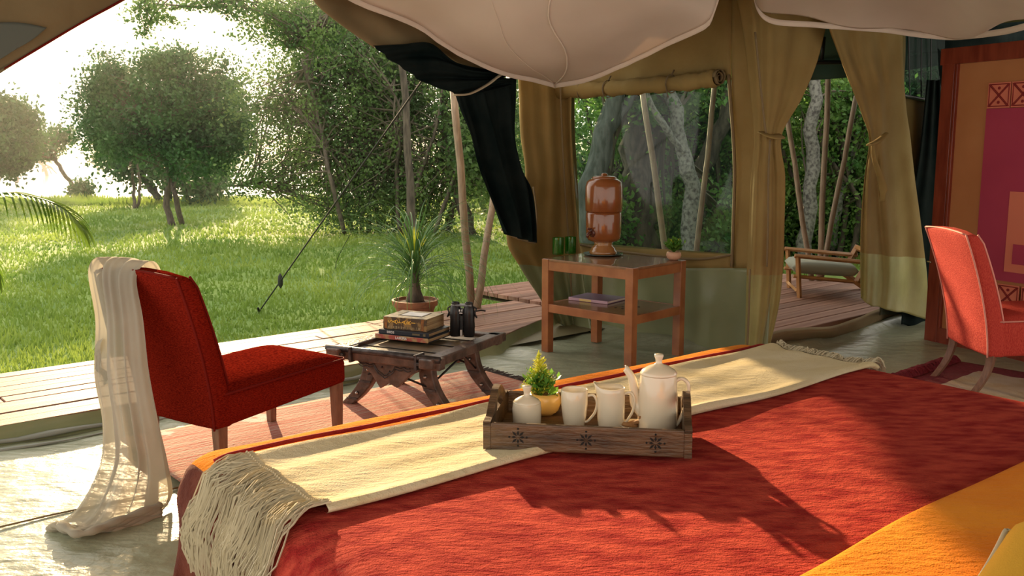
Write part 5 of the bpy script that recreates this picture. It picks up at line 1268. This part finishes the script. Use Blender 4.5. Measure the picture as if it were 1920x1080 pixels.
# plant bowl
p = G(1022, 786, BZT); p.y += .05
pbw = thing('bowl_plant', 'small yellow-green plant in a round yellow bowl on the tray', 'potted plant', (p.x, p.y, BZT))
MB().lathe([(.001, 0), (.025, 0), (.038, .012), (.045, .032), (.043, .050), (.037, .060), (.033, .058), (.036, .046), (.001, .046)], 32).build('bowl', bowl_m, pbw, smooth=True)
sprigs(pbw, (-.012, 0, .045), 60, .09, .05, leafg, .020, 3)
random.seed(14); mb = MB()
for q in range(150):
    f = random.random(); zz = .055+.10*f; rr_ = .046*(1-f)+.005; a_ = random.uniform(0, 2*PI); c0 = Vector((-.014, 0, zz)); c1 = c0+Vector((math.cos(a_)*rr_, math.sin(a_)*rr_, .008+.012*random.random()))
    mb.tube([c0, c0.lerp(c1, .5)+Vector((0, 0, .003)), c1], .0009, 3, cap=False)
    for w in range(6):
        pp = c0.lerp(c1, .35+.13*w); d = Vector((random.uniform(-1, 1), random.uniform(-1, 1), random.uniform(-.2, 1))).normalized()*.007; s = Vector((d.y, -d.x, .002)).normalized()*.0016
        mb.add([pp-s, pp+s, pp+d], [(0, 1, 2)])
mb.tube([(-.014, 0, .045), (-.013, 0, .12), (-.016, 0, .175)], .0013, 4); mb.build('sprig', leafy, pbw, kind='stuff')
for k, (dx, dz, rx) in enumerate(((.022, .085, .3), (.036, .080, .7), (.018, .06, .1), (.034, .060, .9))):
    mb = MB(); b_ = Vector((.006, -.008, .045)); tipv = Vector((dx, -.012-.006*k, dz)); dv = (tipv-b_); sd2 = Vector((0.5, -.8, -.2)).cross(dv).normalized()
    mb.grid(lambda a, b: b_+dv*(.35+.65*a)+sd2*((b-.5)*.024*math.sin(min(1, a*1.05+.02)*PI)**.7)+Vector((0, .004*math.cos((b-.5)*PI), 0)), 8, 4)
    mb.tube([b_, b_+dv*.37], .0012, 4); mb.build('leaf', leafg, pbw, smooth=True)
# mug
def cyl_body(prof, seg=40, fn=None): return MB().lathe(prof, seg, fn=fn)
p = G(1077, 800, BZT); mg = thing('mug', 'tall cream china mug in the middle of the tray', 'mug', (p.x, p.y+.01, BZT), R(-12))
MB().lathe([(.001, 0), (.026, 0), (.029, .004), (.033, .03), (.0365, .065), (.0368, .100), (.0352, .103), (.0340, .100), (.0335, .065), (.030, .03), (.024, .008), (.001, .007)], 40).build('cup', china, mg, smooth=True)
handle(MB(), [(.034, 0, .085), (.052, 0, .088), (.062, 0, .068), (.056, 0, .040), (.038, 0, .016), (.028, 0, .013)], .0052).build('handle', china, mg, smooth=True)
# creamer
p = G(1146, 803, BZT); cm = thing('milk_jug', 'cream china milk jug with a pointed lip between mug and teapot', 'jug', (p.x, p.y+.01, BZT), R(-12))
def lip(pt, th, z):
    if z > .085:
        k = (z-.085)/.04; w_ = math.exp(-((abs(th-PI))/.55)**2); pt = Vector((pt.x-.018*w_*k, pt.y*(1-.0*k), pt.z+.018*w_*k))
    return pt
MB().lathe([(.001, 0), (.032, 0), (.035, .004), (.037, .03), (.0375, .07), (.0365, .10), (.037, .112), (.0355, .113), (.0345, .10), (.0345, .03), (.030, .008), (.001, .007)], 48, fn=lip).build('body', china, cm, smooth=True)
handle(MB(), [(.035, 0, .095), (.052, 0, .100), (.063, 0, .080), (.058, 0, .048), (.044, 0, .022), (.034, 0, .014)], .0052).build('handle', china, cm, smooth=True)
# teapot
p = G(1234, 806, BZT); tpz = thing('teapot', 'tall cream china teapot at the right end of the tray', 'teapot', (p.x, p.y+.015, BZT), R(-10))
MB().lathe([(.001, 0), (.048, 0), (.052, .005), (.0535, .03), (.0525, .09), (.049, .145), (.047, .152), (.001, .152)], 48).build('body', china, tpz, smooth=True, auto=60)
MB().lathe([(.049, .150), (.050, .154), (.044, .162), (.028, .172), (.012, .178), (.008, .182), (.0095, .192), (.0125, .200), (.0115, .205), (.001, .207)], 40).build('lid', china, tpz, smooth=True)
MB().tube(curve_pts([(-.040, 0, .045), (-.058, 0, .065), (-.064, 0, .100), (-.070, 0, .135), (-.086, 0, .160), (-.090, 0, .163)], 20), [.020-.0125*(i/20)**.7 for i in range(21)], 14).build('spout', china, tpz, smooth=True)
handle(MB(), [(.044, 0, .132), (.062, 0, .141), (.078, 0, .128), (.080, 0, .098), (.072, 0, .060), (.058, 0, .024), (.048, 0, .008)], .0075).build('handle', china, tpz, smooth=True)
for q_ in (sg, mg, cm, tpz): q_.scale = (.94, .94, .94)
# biscuit dish, biscuits, spoon
p = G(1193, 806, BZT)+Vector((0, .012, .004)); ds = MB().lathe([(.001, 0), (.028, 0), (.042, .010), (.045, .013), (.041, .012), (.027, .003), (.001, .003)], 32).build('biscuit_dish', china, smooth=True, label='small cream china dish holding biscuits at the front of the tray', cat='dish')
ds.location = (p.x, p.y+.0, BZT); bq = None
for i, (dx, dy, rz, ti) in enumerate(((-.016, 0, .3, 12), (.004, .004, -.5, -18), (.018, -.004, 1.0, 40))):
    if bq is None: bq = MB().lathe([(.001, 0), (.0105, 0), (.0125, .004), (.0105, .008), (.001, .0095)], 14, fn=lambda pt, th, z: Vector((pt.x*2.1, pt.y, pt.z))).build('biscuit', cook, smooth=True); o = bq
    else: o = copy_obj(bq, None)
    tag(o, ['flat brown biscuit on the left of the small dish', 'brown biscuit leaning in the middle of the small dish', 'upright brown biscuit on the right of the small dish'][i], 'biscuit', 'biscuits in the small dish')
    o.location = (p.x+dx, p.y+dy, BZT+.006+.006*i); o.rotation_euler = (0, R(ti), rz)
sp_ = thing('teaspoon', 'small steel teaspoon leaning on the right of the biscuit dish', 'spoon', (p.x+.052, p.y-.006, BZT), R(-12))
MB().lathe([(.001, 0), (.007, .001), (.009, .003), (.008, .0032), (.001, .0015)], 16, (0, 0, .002), fn=lambda q, th, z: Vector((q.x*1.5, q.y, q.z))).build('bowl', steel, sp_, smooth=True)
MB().tube([(.01, 0, .005), (.035, .01, .010), (.062, .03, .014)], [.002, .0016, .0026], 8).build('stem', steel, sp_, smooth=True)
